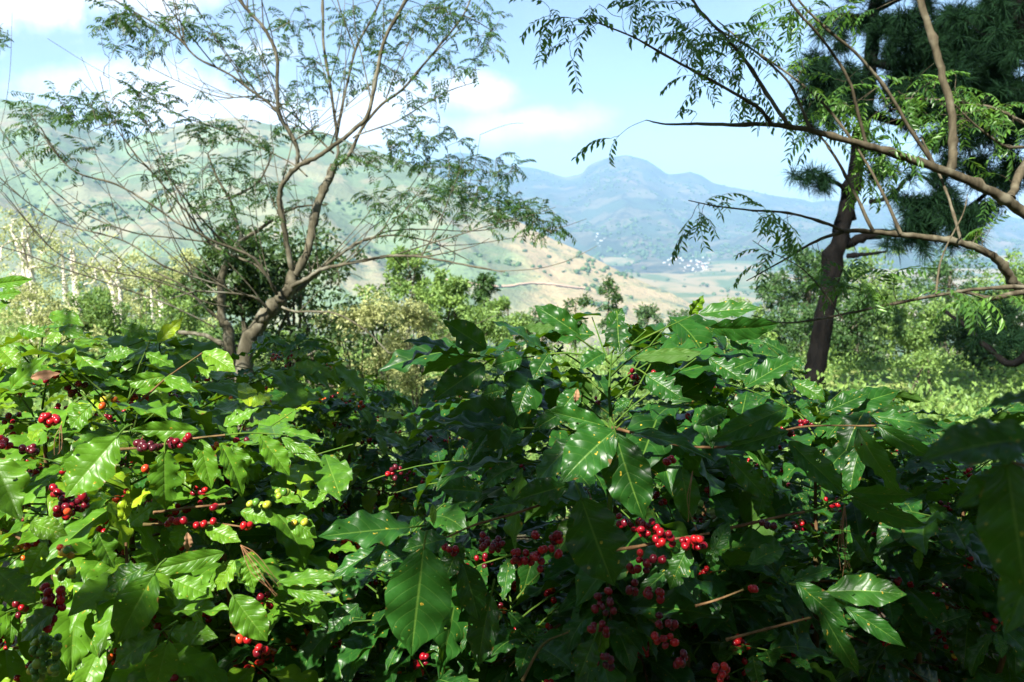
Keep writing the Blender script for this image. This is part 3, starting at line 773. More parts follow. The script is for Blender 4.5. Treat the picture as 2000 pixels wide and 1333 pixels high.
def sky_block_shrub(label, x, y, h, seed):  # unseen dense shrub, added behind the camera to block sky light
    rs = np.random.RandomState(seed); g = gz(x, y); root = empty('coffee_shrub', (x, y, g - .03), label, 'coffee shrub', 'shrubs behind the photographer')
    sk = Skeleton(); tm = MB(); b = np.array([x, y, g - .03]); sk.limb([b, b + np.array([.05, 0, h * .5]), b + np.array([0, .05, h * .9])], .03, .01, 5, 7, .05, rs, tm)
    cen = [np.array([x + rs.normal() * .38, y + rs.normal() * .28, g + rs.uniform(.2, h)]) for _ in range(60)]
    sk.grow(cen, rs, .01, .05, .3, 4, .003, tm); fo = MB()
    for (t, d) in sk.tips:
        for _ in range(14):
            dd = nrm(rnd_unit(rs) + np.array([0, 0, -.3])); put(fo, PRO[rs.randint(len(PRO))], t + rnd_unit(rs) * .14, frame(dd, np.array([0, 0, 1.])), .16 * rs.uniform(.7, 1.2), rs.rand() * .5)
    tm.build('stem', M['twig'], root); fo.build('foliage', M['coffee'], root)['kind'] = 'stuff'


BG = [
    # name, label, px, top, bottom, depth, width px, material, bark, leaf, n, clumps, stems, trunk_r, crown_from
    ('evergreen_tree', 'dense dark green tree filling the space behind the forked tree', 565, 440, 650, 11, 370, 'dark_tree', 'bark', .11, 6500, 34, 6, .10, .02),
    ('evergreen_tree', 'low dark leafy tree behind the thinner crooked stem', 455, 455, 650, 10.4, 190, 'dark_tree', 'bark', .10, 5000, 16, 2, .07, .1),
    ('broadleaf_tree', 'tall light green tree beside the dark tree, tip crossing the tan slope', 800, 478, 700, 16, 170, 'bush', 'bark', .11, 4200, 18, 2, .07, .25),
    ('broadleaf_tree', 'fresh green tree with a bright lit crown in the middle of the thicket', 880, 520, 720, 15, 120, 'bush', 'bark', .11, 3000, 14, 2, .06, .3),
    ('broadleaf_tree', 'small blue green tree standing out against the dirt track', 948, 535, 700, 22, 80, 'round', 'bark', .13, 2000, 10, 1, .06, .3),
    ('broadleaf_tree', 'rounded yellow green tree at the right end of the thicket', 990, 575, 760, 17, 110, 'bush', 'bark', .11, 2600, 12, 2, .06, .3),
    ('thin_shrub', 'grey green bare stemmed shrub under the pale low limb', 730, 585, 760, 11, 170, 'pale_bush', 'bark', .07, 3400, 18, 5, .05, .3),
    ('thin_shrub', 'thin brown stemmed shrub left of the shaded coffee leaves', 820, 600, 790, 10, 150, 'pale_bush', 'bark', .06, 3200, 18, 6, .05, .35),
    ('thin_shrub', 'pale yellow shrub with upright stems beside the coffee top', 880, 660, 800, 10.5, 120, 'pale_bush', 'bark', .06, 2200, 14, 5, .04, .35),
    ('thin_shrub', 'low leafy green shrub tucked behind the coffee crown', 935, 610, 800, 12, 140, 'bush', 'bark', .07, 3000, 14, 4, .05, .2),
    ('thin_shrub', 'pale thicket shrub behind the light green coffee bush', 655, 570, 760, 13, 110, 'pale_bush', 'bark', .08, 2200, 14, 4, .05, .25),
    ('slender_tree', 'airy tall dark tree, taller of the two on the valley edge', 1190, 545, 640, 30, 56, 'round', 'bark', .16, 900, 12, 1, .08, .35),
    ('slender_tree', 'airy dark tree, shorter of the two on the valley edge', 1125, 565, 640, 30, 58, 'round', 'bark', .16, 800, 12, 1, .08, .35),
    ('valley_tree', 'dark round tree just above the coffee crown under the spur', 1265, 598, 660, 38, 80, 'far_leaf', 'bark', .2, 1400, 10, 1, .1, .2),
    ('valley_tree', 'dark low tree under the tip of the tan spur', 1335, 604, 660, 42, 90, 'far_leaf', 'bark', .2, 1500, 10, 1, .1, .2),
    ('valley_tree', 'blue green tree between thicket and the two airy trees', 1060, 590, 660, 32, 90, 'far_leaf', 'bark', .2, 1600, 10, 1, .1, .2),
    ('valley_tree', 'olive crowned tree at the foot of the tan patch', 1450, 575, 660, 46, 120, 'bush', 'bark', .25, 1800, 12, 1, .12, .2),
    ('round_tree', 'broad dark dome shaped tree left of the pine trunk', 1580, 490, 700, 40, 190, 'round', 'bark', .24, 7500, 26, 1, .3, .15),
    ('round_tree', 'bright green domed tree behind the pine trunk', 1690, 490, 700, 46, 170, 'bush', 'bark', .24, 5500, 22, 1, .3, .15),
    ('round_tree', 'wide hazy green tree behind the arched branch', 1860, 485, 700, 50, 240, 'round', 'bark', .28, 6500, 24, 1, .3, .15),
    ('round_tree', 'tall green tree at the edge below the low limb', 1985, 500, 700, 38, 170, 'bush', 'bark', .24, 4500, 20, 1, .25, .15),
    ('scrub_tree', 'small tree of dense shadowy leaves in front of the dome tree', 1520, 610, 720, 24, 130, 'round', 'bark', .14, 3400, 16, 2, .09, .1),
    ('scrub_tree', 'leafy scrub tree across the base of the pine', 1665, 590, 740, 22, 190, 'round', 'bark', .14, 5200, 20, 3, .09, .12),
    ('scrub_tree', 'light leaved scrub tree above the bright clearing', 1790, 590, 740, 24, 190, 'bush', 'bark', .14, 5200, 20, 3, .09, .15),
    ('scrub_tree', 'dark leaved scrub tree under the low twig at the edge', 1925, 610, 760, 19, 180, 'round', 'bark', .13, 4600, 20, 3, .09, .2),
    ('scrub_tree', 'olive bush between the coffee crown and pine', 1480, 650, 740, 20, 130, 'bush', 'bark', .12, 3200, 14, 3, .07, .05),
    ('scrub_tree', 'small forked bare shrub growing in the bright clearing', 1815, 690, 830, 13, 100, 'bush', 'bark', .08, 500, 10, 2, .06, .5),
    ('pale_tree', 'white barked tree with twisted limbs at the picture edge', 40, 410, 640, 26, 170, 'pale_bush', 'pale_bark', .11, 1800, 18, 3, .28, .4),
    ('pale_tree', 'white barked tree second along the sunny slope', 135, 450, 640, 29, 150, 'pale_bush', 'pale_bark', .12, 1500, 16, 3, .26, .4),
    ('pale_tree', 'white barked tree with low spreading limbs on the slope', 215, 500, 640, 24, 150, 'pale_bush', 'pale_bark', .11, 1300, 14, 3, .22, .4),
    ('pale_tree', 'small pale tree low on the slope by the edge', 60, 560, 660, 18, 130, 'pale_bush', 'pale_bark', .09, 2200, 12, 3, .12, .3),
    ('pale_tree', 'slim pale trunked tree in front of the yellow woodland', 300, 520, 650, 26, 110, 'pale_bush', 'pale_bark', .11, 1800, 12, 3, .14, .35),
    ('woodland_tree', 'yellow green flat topped tree below the green hillside', 270, 485, 600, 48, 190, 'pale_bush', 'bark', .24, 4600, 20, 1, .2, .1),
    ('woodland_tree', 'yellow green tree next to the dark tree mass', 370, 490, 600, 44, 150, 'pale_bush', 'bark', .24, 3600, 18, 1, .2, .1),
    ('woodland_tree', 'dull green shrub low on the slope right of the pale trees', 330, 565, 640, 20, 150, 'bush', 'bark', .12, 3000, 14, 3, .08, .05),
    ('woodland_tree', 'olive shrub low on the slope under the bare branches', 180, 575, 640, 19, 150, 'bush', 'bark', .12, 2800, 14, 3, .08, .05),
    ('woodland_tree', 'sunlit yellow shrub in front of the white barked trees', 110, 600, 660, 16, 150, 'pale_bush', 'bark', .10, 2600, 14, 3, .07, .05),
]
for i, (nm, lb, px, pt, pb_, d, wp, mt, bk, ll, nl, nc, st, tr, cf) in enumerate(BG):
    bgtree(nm, lb, px, pt, pb_, d, wp, M[mt], M[bk], ll, nl, 100 + i, nclump=nc, stems=st, trunk_r=tr, crown_from=cf, group=nm.replace('_', ' ') + 's beyond the coffee')

# low undergrowth on the slope: nobody could count it
ru = np.random.RandomState(5); ug = MB(); pts = []; dr = []; tn = []
for _ in range(3600):
    a = ru.uniform(-.75, .75); y = 6 + 60 * ru.rand() ** 1.6; x = a * y
    z = gz(x, y); s = ru.uniform(.25, .8) * (1 + y / 60); k = 42; t0 = ru.rand()
    v = ru.normal(size=(k, 3)); v /= np.linalg.norm(v, axis=1)[:, None]; v[:, 2] = abs(v[:, 2]) * .8
    pts.append(np.array([x, y, z]) + v * s * ru.uniform(.4, 1, k)[:, None]); dr.append(v + ru.normal(size=(k, 3)) * .5); tn.append(np.clip(t0 + ru.normal(size=k) * .15, 0, 1))
pts = np.vstack(pts); L = .070 * (1 + pts[:, 1] / 35) * ru.uniform(.7, 1.4, len(pts))
cards(ug, pts, np.vstack(dr), L, L * .5, np.concatenate(tn))
tag(ug.build('undergrowth', M['bush'], smooth=False), 'low green undergrowth covering the slope beyond the coffee', 'undergrowth', kind='stuff')

# woods on the hill flanks, seen as one mass
wd = MB(); ico = None
import bmesh
bm = bmesh.new(); bmesh.ops.create_icosphere(bm, subdivisions=1, radius=1.0)
iv = np.array([v.co[:] for v in bm.verts]); fi = np.array([[v.index for v in f.verts] for f in bm.faces]); bm.free()
rw = np.random.RandomState(9)
for _ in range(6500):
    ax = rw.uniform(azpx(-60), azpx(1420)); s = rw.rand() ** .8 * .985
    x, y, z = hill_fn(s, ax)
    dn = mnoise.noise(Vector((x / 210, y / 210, 2.0))) + .5 * mnoise.noise(Vector((x / 60, y / 60, 5.)))
    if dn < rw.uniform(.12, .6): continue
    r = rw.uniform(3.0, 6.5)
    wd.add(iv * r * np.array([1, 1, .8]) * (1 + .25 * rw.normal(size=(len(iv), 1)) * .6) + np.array([x, y, z + r * .3]), fi, None, rw.rand())
for _ in range(9000):
    ax = rw.uniform(azpx(850), azpx(2050)); s = rw.rand() ** .9 * .99
    x, y, z = mount_fn(s, ax)
    dn = mnoise.noise(Vector((x / 500, y / 500, 2.0))) + .5 * mnoise.noise(Vector((x / 130, y / 130, 5.)))
    if dn < rw.uniform(-.2, .45): continue
    r = rw.uniform(7, 15)
    wd.add(iv * r * np.array([1, 1, .8]) * (1 + .3 * rw.normal(size=(len(iv), 1)) * .6) + np.array([x, y, z + r * .3]), fi, None, rw.rand())
for _ in range(5200):
    ax = rw.uniform(-.5, .75); y = rw.uniform(700, 3600); x = ax * y; z = ground_fn(sqrt(x * x + y * y), atan2(x, y))[2]
    if mnoise.noise(Vector((x / 260, y / 260, 9.0))) + .5 * mnoise.noise(Vector((x / 80, y / 80, 5.))) < rw.uniform(-.1, .5): continue
    r = rw.uniform(3.5, 8)
    wd.add(iv * r * np.array([1, 1, .8]) * (1 + .3 * rw.normal(size=(len(iv), 1)) * .6) + np.array([x, y, z + r * .3]), fi, None, rw.rand())
tag(wd.build('woods', M['far_leaf'], smooth=True), 'scattered dark woods over the far hillsides', 'woods', kind='stuff')

# ------------------------------------------------------------------ pine
rp = np.random.RandomState(31)
PB = P(1585, 760, 14.0); PB[2] = gz(PB[0], PB[1]) - .05
pine = empty('pine_tree', PB, 'big dark pine with a leaning trunk and drooping needle masses', 'tree')
ps = Skeleton(); pt = MB()
ps.limb([PB, P(1590, 730, 14), P(1612, 620, 14), P(1632, 500, 14), P(1655, 400, 14), P(1676, 300, 14), P(1695, 180, 14), P(1706, 60, 14), P(1712, -60, 14), P(1720, -400, 14.2), P(1728, -700, 14.4)], .19, .055, 6, 14, .07, rp, pt)
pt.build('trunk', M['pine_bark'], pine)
PL = [([(1650, 480), (1690, 462), (1740, 455), (1800, 452), (1850, 430), (1900, 400), (1960, 350), (2020, 320)], 14, 12.8, .085, .02),
      ([(1655, 500), (1690, 497), (1730, 492)], 14, 13.6, .05, .015),
      ([(1668, 430), (1650, 370), (1610, 350), (1570, 352), (1550, 350)], 14, 13.3, .05, .012),
      ([(1700, 395), (1740, 385), (1790, 340), (1850, 390), (1900, 440)], 13.9, 12.6, .045, .012),
      ([(1698, 180), (1640, 170), (1590, 150), (1560, 140)], 14, 13, .06, .015),
      ([(1700, 120), (1760, 130), (1830, 90), (1890, 40), (1950, -30)], 14, 13, .07, .02),
      ([(1692, 220), (1760, 240), (1850, 230), (1930, 250), (2020, 240)], 14, 12.5, .07, .02),
      ([(1690, 240), (1650, 210), (1600, 200), (1560, 205)], 14, 13.4, .05, .012),
      ([(1705, 40), (1640, 30), (1590, 60)], 14, 13.6, .05, .012),
      ([(1710, 20), (1800, -20), (1900, -10), (2000, 40)], 14, 12.6, .06, .02)]
for (pp, d0, d1, r0, r1) in PL:
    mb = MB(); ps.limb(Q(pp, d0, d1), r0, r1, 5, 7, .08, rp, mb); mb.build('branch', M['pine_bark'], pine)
ptw = MB()
pblobs = [(1780, 60, 90, 60, 13.4, .9, 50), (1880, 110, 110, 70, 13.2, 1.0, 90), (1960, 60, 80, 70, 13, 1.0, 60), (1960, 190, 80, 60, 12.9, .8, 60), (1800, 190, 90, 50, 13.4, .8, 55), (1880, 240, 80, 50, 13, .7, 40), (1640, 170, 45, 40, 14.3, .4, 24), (1600, 130, 45, 40, 13.4, .4, 14), (1620, 210, 50, 30, 13.5, .5, 20),
          (1765, 140, 45, 50, 14.5, .5, 26), (1640, 60, 40, 40, 14.4, .4, 10), (1575, 352, 30, 8, 13.3, .3, 4), (1620, 355, 25, 8, 13.4, .3, 3), (1730, 330, 30, 30, 14.3, .3, 7), (1820, 410, 60, 40, 13, .5, 22), (1900, 430, 60, 40, 12.8, .5, 20), (1790, 450, 50, 25, 13.3, .4, 12), (1960, 330, 50, 50, 12.8, .5, 16), (1880, 330, 60, 40, 13, .5, 14), (2060, 150, 60, 130, 12.8, .8, 30), (1850, -80, 200, 60, 13.4, 1.2, 50)]
ps.grow(blob_points(rp, pblobs, 1.15), rp, .016, .1, .3, 4, .004, ptw)
def needles(mb, t, d, n, L, rs, wdt=.004):
    v = rs.normal(size=(n, 3)); v /= np.linalg.norm(v, axis=1)[:, None]
    dd = v + d * .55; dd /= np.linalg.norm(dd, axis=1)[:, None]
    b = t - d * rs.uniform(0, .14, n)[:, None]
    s = np.cross(dd, rs.normal(size=(n, 3))); s /= np.linalg.norm(s, axis=1)[:, None]
    ln = L * rs.uniform(.7, 1.15, n)[:, None]
    m = b + dd * ln * .55; e = b + dd * ln + np.array([0, 0, -.16]) * ln
    V = np.stack([b - s * wdt, b + s * wdt, m + s * wdt, m - s * wdt, e], 1).reshape(-1, 3); i = np.arange(n)[:, None] * 5
    mb.add(V, i + np.array([0, 1, 2, 3]), None, .5)
    mb.f.append(i + np.array([3, 2, 4]) + (mb.n - len(V))); mb.mi.append(np.zeros(n))
    mb.tone[-1] = np.repeat(rs.rand(n) * .6 + .4 * rs.rand(), 5)
pn = MB()
for (t, d) in ps.tips:
    for q in range(2):
        o_ = rnd_unit(rp) * .12 * q
        needles(pn, t + o_, d, 80, .27, rp, .0045)
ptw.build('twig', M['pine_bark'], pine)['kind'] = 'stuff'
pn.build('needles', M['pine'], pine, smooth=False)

# second pine, only its trunk top and low boughs reach the frame
PB2 = P(2110, 760, 11); PB2[2] = gz(PB2[0], PB2[1]) - .05
pine2 = empty('pine_tree', PB2, 'red brown leaning pine whose upper trunk cuts the top corner', 'tree')
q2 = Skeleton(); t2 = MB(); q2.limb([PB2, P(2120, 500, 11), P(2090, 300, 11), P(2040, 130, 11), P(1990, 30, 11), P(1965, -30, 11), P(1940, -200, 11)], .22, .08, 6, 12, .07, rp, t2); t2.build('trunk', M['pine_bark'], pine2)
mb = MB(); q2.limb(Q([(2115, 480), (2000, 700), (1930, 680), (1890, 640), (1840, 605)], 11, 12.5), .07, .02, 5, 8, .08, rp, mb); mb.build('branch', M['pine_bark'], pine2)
w2 = MB(); q2.grow(blob_points(rp, [(2000, 100, 70, 90, 11, .6, 30), (1960, 620, 50, 40, 12, .5, 14), (1990, 660, 40, 40, 11.8, .5, 14), (1950, 30, 60, 40, 11, .5, 16)]), rp, .016, .1, .3, 4, .004, w2)
n2 = MB()
for (t, d) in q2.tips: needles(n2, t, d, 70, .24, rp)
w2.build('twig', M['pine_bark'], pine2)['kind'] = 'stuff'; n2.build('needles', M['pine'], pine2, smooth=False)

# ------------------------------------------------------------------ near leafy tree, its trunk just outside the frame on the right
rn = np.random.RandomState(41)
NB = P(2250, 900, 3.4); NB[2] = gz(NB[0], NB[1]) - .05
near = empty('leafy_tree', NB, 'brown limbed tree reaching in from the right with long feathery leaf sprays', 'tree')
ns = Skeleton(); nt_ = MB()
ns.limb([NB, P(2240, 800, 3.4), P(2210, 640, 3.4), P(2190, 520, 3.4), P(2200, 350, 3.5), P(2190, 100, 3.6), P(2170, -200, 3.7)], .085, .03, 6, 12, .05, rn, nt_); nt_.build('trunk', M['near_bark'], near)
NL = [([(2190, 500), (2110, 470), (2060, 448), (2000, 416), (1968, 391), (1919, 366), (1859, 339), (1795, 317), (1721, 292), (1656, 275), (1582, 255), (1508, 244), (1424, 244), (1360, 242), (1300, 243), (1262, 235)], 3.4, 2.9, .034, .0022),
      ([(1508, 244), (1483, 213), (1444, 188), (1374, 149), (1300, 109), (1239, 74), (1169, 45)], 3.0, 2.8, .009, .003),
      ([(1538, 243), (1498, 183), (1449, 109), (1389, 45), (1359, 10), (1330, -40)], 3.03, 3.1, .010, .005),
      ([(1582, 252), (1548, 173), (1510, 130), (1460, 90), (1400, 40)], 3.05, 3.2, .007, .003),
      ([(1661, 270), (1617, 213), (1557, 158), (1473, 99), (1400, 55), (1350, 0)], 3.1, 3.2, .007, .003),
      ([(1691, 280), (1676, 223), (1656, 153), (1607, 79), (1548, 10), (1520, -40)], 3.12, 2.9, .008, .004),
      ([(1820, 317), (1775, 248), (1726, 168), (1671, 104), (1617, 59), (1567, 10), (1540, -30)], 3.2, 3.0, .009, .004),
      ([(1857, 335), (1862, 277), (1857, 213), (1837, 134), (1817, 64), (1797, 0), (1780, -60)], 3.22, 3.2, .0195, .015),
      ([(1973, 388), (1988, 347), (2010, 300), (2040, 200), (2060, 0)], 3.3, 3.5, .02, .015),
      ([(2190, 620), (2100, 585), (2040, 572), (2000, 566), (1978, 550), (1963, 525), (1939, 500), (1894, 480), (1844, 468), (1770, 460), (1721, 455), (1666, 451), (1622, 460), (1577, 480), (1528, 510), (1458, 549)], 3.4, 2.9, .030, .002),
      ([(1646, 451), (1597, 431), (1538, 416), (1468, 411), (1399, 403), (1345, 392)], 3.0, 2.8, .007, .002),
      ([(1706, 453), (1676, 391), (1637, 317), (1607, 272), (1570, 230)], 3.03, 3.1, .009, .004),
      ([(1760, 457), (1721, 371), (1676, 292), (1640, 240)], 3.06, 3.15, .008, .004),
      ([(1877, 472), (1854, 391), (1835, 342), (1800, 270)], 3.15, 3.3, .007, .004),
      ([(2100, 585), (2000, 562), (1894, 567), (1795, 584), (1696, 604), (1597, 624), (1528, 631), (1468, 616)], 3.2, 2.7, .010, .002),
      ([(2040, 575), (1985, 572), (1939, 584), (1900, 575), (1870, 567)], 3.3, 3.2, .016, .006),
      ([(2200, 330), (2060, 260), (2000, 240), (1944, 213), (1859, 198), (1770, 193), (1716, 193)], 3.5, 3.6, .014, .003),
      ([(2200, 350), (2060, 300), (2000, 288), (1960, 285), (1900, 240), (1865, 205)], 3.5, 3.3, .011, .003),
      ([(1646, 575 + 48), (1600, 560), (1560, 520), (1500, 490), (1470, 470)], 2.75, 2.85, .003, .0015),
      ([(1828, 575), (1835, 520), (1850, 478), (1880, 420), (1890, 380)], 3.0, 3.1, .005, .002)]
for (pp, d0, d1, r0, r1) in NL:
    mb = MB(); ns.limb(Q(pp, d0, d1), r0 * .84, r1 * .85, 5, 8, .04, rn, mb); mb.build('branch', M['near_bark'], near)
ntw = MB()
nscale = .62
nover = [np.array([rn.uniform(.3, 3.6), rn.uniform(.9, 3.4), 3.5 + rn.uniform(0, 1.4)]) for _ in range(150)]  # unseen sprays overhead, added to block sky light
nbl = [(1110, 60, 45, 50, 2.85, .12, 16), (1090, 20, 50, 20, 2.85, .12, 6), (1180, 20, 40, 20, 2.9, .1, 6), (1200, 260, 28, 30, 2.9, .06, 4), (1250, 30, 30, 30, 2.9, .15, 5), (1330, 60, 40, 50, 3.0, .2, 16), (1400, 130, 50, 60, 3.0, .2, 26), (1460, 60, 70, 50, 3.1, .2, 30), (1300, 20, 60, 25, 3.0, .2, 14), (1440, 200, 50, 30, 3.1, .15, 12), (1370, 165, 30, 40, 2.9, .1, 6), (1540, 110, 60, 60, 3.2, .2, 14),
       (1560, 200, 50, 40, 3.2, .15, 14), (1650, 180, 50, 30, 3.3, .2, 18), (1700, 240, 60, 40, 3.3, .2, 18), (1800, 180, 60, 30, 3.5, .2, 26), (1900, 200, 70, 35, 3.5, .2, 28), (1860, 260, 60, 40, 3.4, .2, 18), (1960, 240, 50, 50, 3.5, .2, 16), (1700, 340, 60, 40, 3.3, .2, 20), (1760, 310, 50, 30, 3.3, .2, 12), (1610, 240, 40, 30, 3.2, .1, 8),
       (1350, 410, 28, 28, 2.8, .08, 8), (1400, 395, 30, 15, 2.85, .08, 5), (1500, 415, 30, 20, 2.9, .1, 8), (1530, 430, 40, 20, 2.9, .1, 6), (1490, 510, 25, 40, 2.85, .08, 7), (1540, 480, 30, 20, 2.85, .1, 4), (1660, 530, 60, 30, 2.9, .15, 14), (1700, 560, 60, 30, 2.9, .15, 12), (1920, 440, 40, 30, 3.1, .15, 8), (1860, 580, 60, 20, 3.0, .15, 10), (1930, 590, 50, 30, 3.1, .15, 8), (1950, 360, 50, 60, 3.3, .2, 6), (1650, 20, 80, 20, 3.2, .2, 10), (1580, 30, 60, 30, 3.2, .2, 12)]
ns.grow(blob_points(rn, nbl, nscale), rn, .003, .1, .2, 4, .0009, ntw, .6)
ns.grow(nover, rn, .006, .1, .2, 4, .0015, ntw, .6)
FRN = frond_bank(10, pairs=6, L=.14, ll=.038, lw=.0125, droop=1.1)
ncr = MB()
for (t, d) in ns.tips:
    for k in range(rn.randint(1, 3)):
        dd = nrm(d * .5 + rnd_unit(rn) * np.array([1, 1, .4]) + np.array([0, 0, -.15]))
        put_frond(ncr, FRN[rn.randint(10)], t, frame(dd, np.array([0, 0, 1.]) + rn.normal(size=3) * .3), rn.uniform(.7, 1.15), float(rn.beta(1.2, 1.6)))
ntw.build('twig', M['near_bark'], near)['kind'] = 'stuff'; ncr.build('crown', M['near_leaf'], near)

# shade tree behind the camera: out of frame, it throws the dappled shade on the coffee
rz = np.random.RandomState(77)
def canopy_tree(x, y, label, pts, seed, k=3, sc=1.6, tuft=0):
    b = np.array([x, y, gz(x, y) - .05]); root = empty('shade_tree', b, label, 'tree'); sk = Skeleton(); tm = MB()
    c = np.mean(pts, axis=0)
    sk.limb([b, b + np.array([.1, .05, 1.6]), b + (c - b) * .6 + np.array([0, 0, .3])], .11, .06, 6, 10, .06, rz, tm)
    for q in pts[::max(1, len(pts) // 9)][:9]:
        sk.limb([b + (c - b) * .6 + np.array([0, 0, .3]), (b + (c - b) * .8 + q) / 2 + np.array([0, 0, .3]), q], .014, .005, 5, 7, .05, rz, tm)
    tm.build('trunk', M['bark'], root); tw_ = MB(); sk.tips = []; sk.grow(pts, rz, .012, .1, .3, 4, .003, tw_)
    cm = MB()
    for (t, d) in sk.tips:
        for _ in range(k):
            put_frond(cm, FRN[rz.randint(10)], t + rz.normal(size=3) * .05, frame(nrm(d * .4 + rnd_unit(rz) * np.array([1, 1, .4])), np.array([0, 0, 1.]) + rz.normal(size=3) * .3), rz.uniform(.8, 1.2) * sc, rz.rand())
    if tuft:
        pp = np.repeat(np.array([t for t, _ in sk.tips]), tuft, axis=0); pp = pp + rz.normal(size=pp.shape) * .038; L_ = rz.uniform(.05, .10, len(pp)); cards(cm, pp, rz.normal(size=pp.shape), L_, L_ * .5, rz.rand(len(pp)))
    tw_.build('twig', M['bark'], root)['kind'] = 'stuff'; cm.build('crown', M['near_leaf'], root)
sdn = np.array(sd)
SHADE = [(1790, 2060, 760, 1250, .5, .6, 46), (1450, 2000, 1010, 1333, 1.25, 1.9, 60), (850, 1350, 1150, 1333, 1.12, 1.35, 44), (890, 1080, 900, 1120, 1.1, 1.3, 20), (1100, 1225, 990, 1140, 1.0, 1.04, 12), (-20, 330, 1130, 1333, 1.02, 1.2, 40),
         (620, 860, 1200, 1333, 1.2, 1.6, 22), (1460, 1720, 1230, 1333, 1.1, 1.4, 16), (1380, 1520, 900, 1100, 1.35, 1.6, 14), (1740, 2000, 930, 1100, 1.5, 2.2, 24), (860, 1010, 660, 860, 1.4, 1.6, 12), (1225, 1290, 900, 1000, 1.1, 1.2, 5), (640, 860, 800, 1060, 2.6, 4.2, 60), (640, 840, 980, 1200, 1.7, 2.6, 30), (1440, 1560, 1060, 1333, 1.3, 1.7, 16), (560, 720, 1080, 1280, 1.25, 1.6, 16)]
LIT = [(0, 600, 650, 780, 1.55), (0, 600, 780, 900, 1.3), (0, 600, 900, 1050, 1.16), (340, 560, 1100, 1200, 1.14), (560, 740, 740, 860, 3.0), (1500, 1850, 740, 900, 1.4), (1090, 1190, 850, 930, 1.14), (760, 850, 1090, 1260, 1.05), (640, 790, 1000, 1060, 1.12), (1260, 1380, 1020, 1070, 1.15), (1600, 1760, 1130, 1190, 1.2), (0, 620, 650, 1060, 1.3), (0, 240, 870, 970, 1.08), (380, 560, 860, 960, 1.22), (1280, 1780, 700, 890, 1.38), (1000, 1500, 620, 800, 1.45), (340, 410, 1120, 1160, 1.12), (460, 510, 1180, 1240, 1.12), (1290, 1340, 1090, 1120, 1.16), (560, 760, 720, 850, 3.0)]
lit = np.array([P(a + (b - a) * u, c + (e - c) * v, d) for (a, b, c, e, d) in LIT for u in np.linspace(0, 1, 9) for v in np.linspace(0, 1, 7)])
KEY = [(1095, 1190, 850, 930, 1.14), (750, 860, 1080, 1270, 1.05), (640, 790, 1000, 1060, 1.12), (1260, 1385, 1020, 1080, 1.15), (1600, 1760, 1135, 1185, 1.2), (0, 60, 545, 600, 1.23), (130, 230, 860, 960, 1.07), (1420, 1800, 780, 860, 1.36), (0, 40, 900, 1010, 1.04)]
key = np.array([P(a + (b - a) * u, c + (e - c) * v, d) for (a, b, c, e, d) in KEY for u in np.linspace(0, 1, 9) for v in np.linspace(0, 1, 7)])
pts = []
for (a, b, c, e, d0, d1, n) in SHADE:
    for _ in range(int(n * 5)):
        q = P(rz.uniform(a, b), rz.uniform(c, e), rz.uniform(d0, d1)) + sdn * rz.uniform(3.3, 4.6)
        w_ = lit - q; w_ = w_ - np.outer(w_ @ sdn, sdn)
        if np.min(np.linalg.norm(w_, axis=1)) > .072:
            w_ = key - q; w_ = w_ - np.outer(w_ @ sdn, sdn)
            if np.min(np.linalg.norm(w_, axis=1)) > .095: pts.append(q)
for _ in range(160):
    q = np.array([rz.uniform(-5, 1.5), rz.uniform(-5.5, -2), 4.3 + rz.uniform(-.4, 1.2)]); w_ = lit - q; w_ = w_ - np.outer(w_ @ sdn, sdn)
    if np.min(np.linalg.norm(w_, axis=1)) > .2: pts.append(q)
canopy_tree(-2.2, -4.2, 'spreading shade tree standing behind the photographer', pts, 1, 1, .6, 12)
for k, (x, y, h) in enumerate([(-2.0, -1.7, 2.9), (-.7, -1.9, 2.7), (.7, -1.8, 2.9), (2.1, -1.6, 3.0), (3.4, -.9, 3.0), (-3.4, -1.2, 3.0)]):
    sky_block_shrub(['leafy shrub on the slope behind the photographer, furthest to the sunny side', 'leafy shrub on the slope directly behind the photographer', 'leafy shrub behind the photographer, beside the second shade tree', 'leafy shrub behind the photographer, next to the open side', 'leafy shrub level with the photographer under the leafy limbed tree', 'leafy shrub level with the photographer at the sunny end'][k], x, y, h, 900 + k)
pts = [np.array([rz.uniform(-.5, 6), rz.uniform(-8, -3), rz.uniform(3.5, 7)]) for _ in range(260)]
canopy_tree(3.2, -5.5, 'second shade tree behind the photographer, nearer the leafy limbed tree', pts, 2, 3, 2.2)  # unseen tree, its crown added to darken the fill from the sky

def block_tree(label, c, R, base, seed, n=9000):  # unseen tree with a dense crown, added to block sky light
    rs = np.random.RandomState(seed); c = np.array(c, float); b = np.array([base[0], base[1], gz(*base) - .05]); root = empty('shade_tree', b, label, 'tree')
    sk = Skeleton(); tm = MB(); sk.limb([b, b * .5 + c * .5 + np.array([.2, -.2, 0]), c], .14, .05, 6, 10, .06, rs, tm)
    tg = [c + rnd_unit(rs) * R * rs.uniform(.4, .95) * np.array([1, 1, .55]) for _ in range(40)]
    sk.grow(tg, rs, .03, .05, .3, 5, .005, tm); tm.build('trunk', M['bark'], root)
    v = rs.normal(size=(n, 3)); v /= np.linalg.norm(v, axis=1)[:, None]
    p_ = c + v * (rs.rand(n) ** .4)[:, None] * np.array([R, R, R * .6]); L = rs.uniform(.14, .3, n)
    cm = MB(); cards(cm, p_, v + rs.normal(size=(n, 3)), L, L * .5, rs.rand(n)); cm.build('crown', M['dark_tree'], root, smooth=False)
block_tree('broad crowned tree behind the photographer on the shady side', (4.6, -5, 6), 4.0, (5, -5.5), 1, 14000)
block_tree('broad crowned tree out of view on the sunny side of the row', (-7.2, -.8, 4.6), 2.6, (-7.6, -.6), 2, 8000)
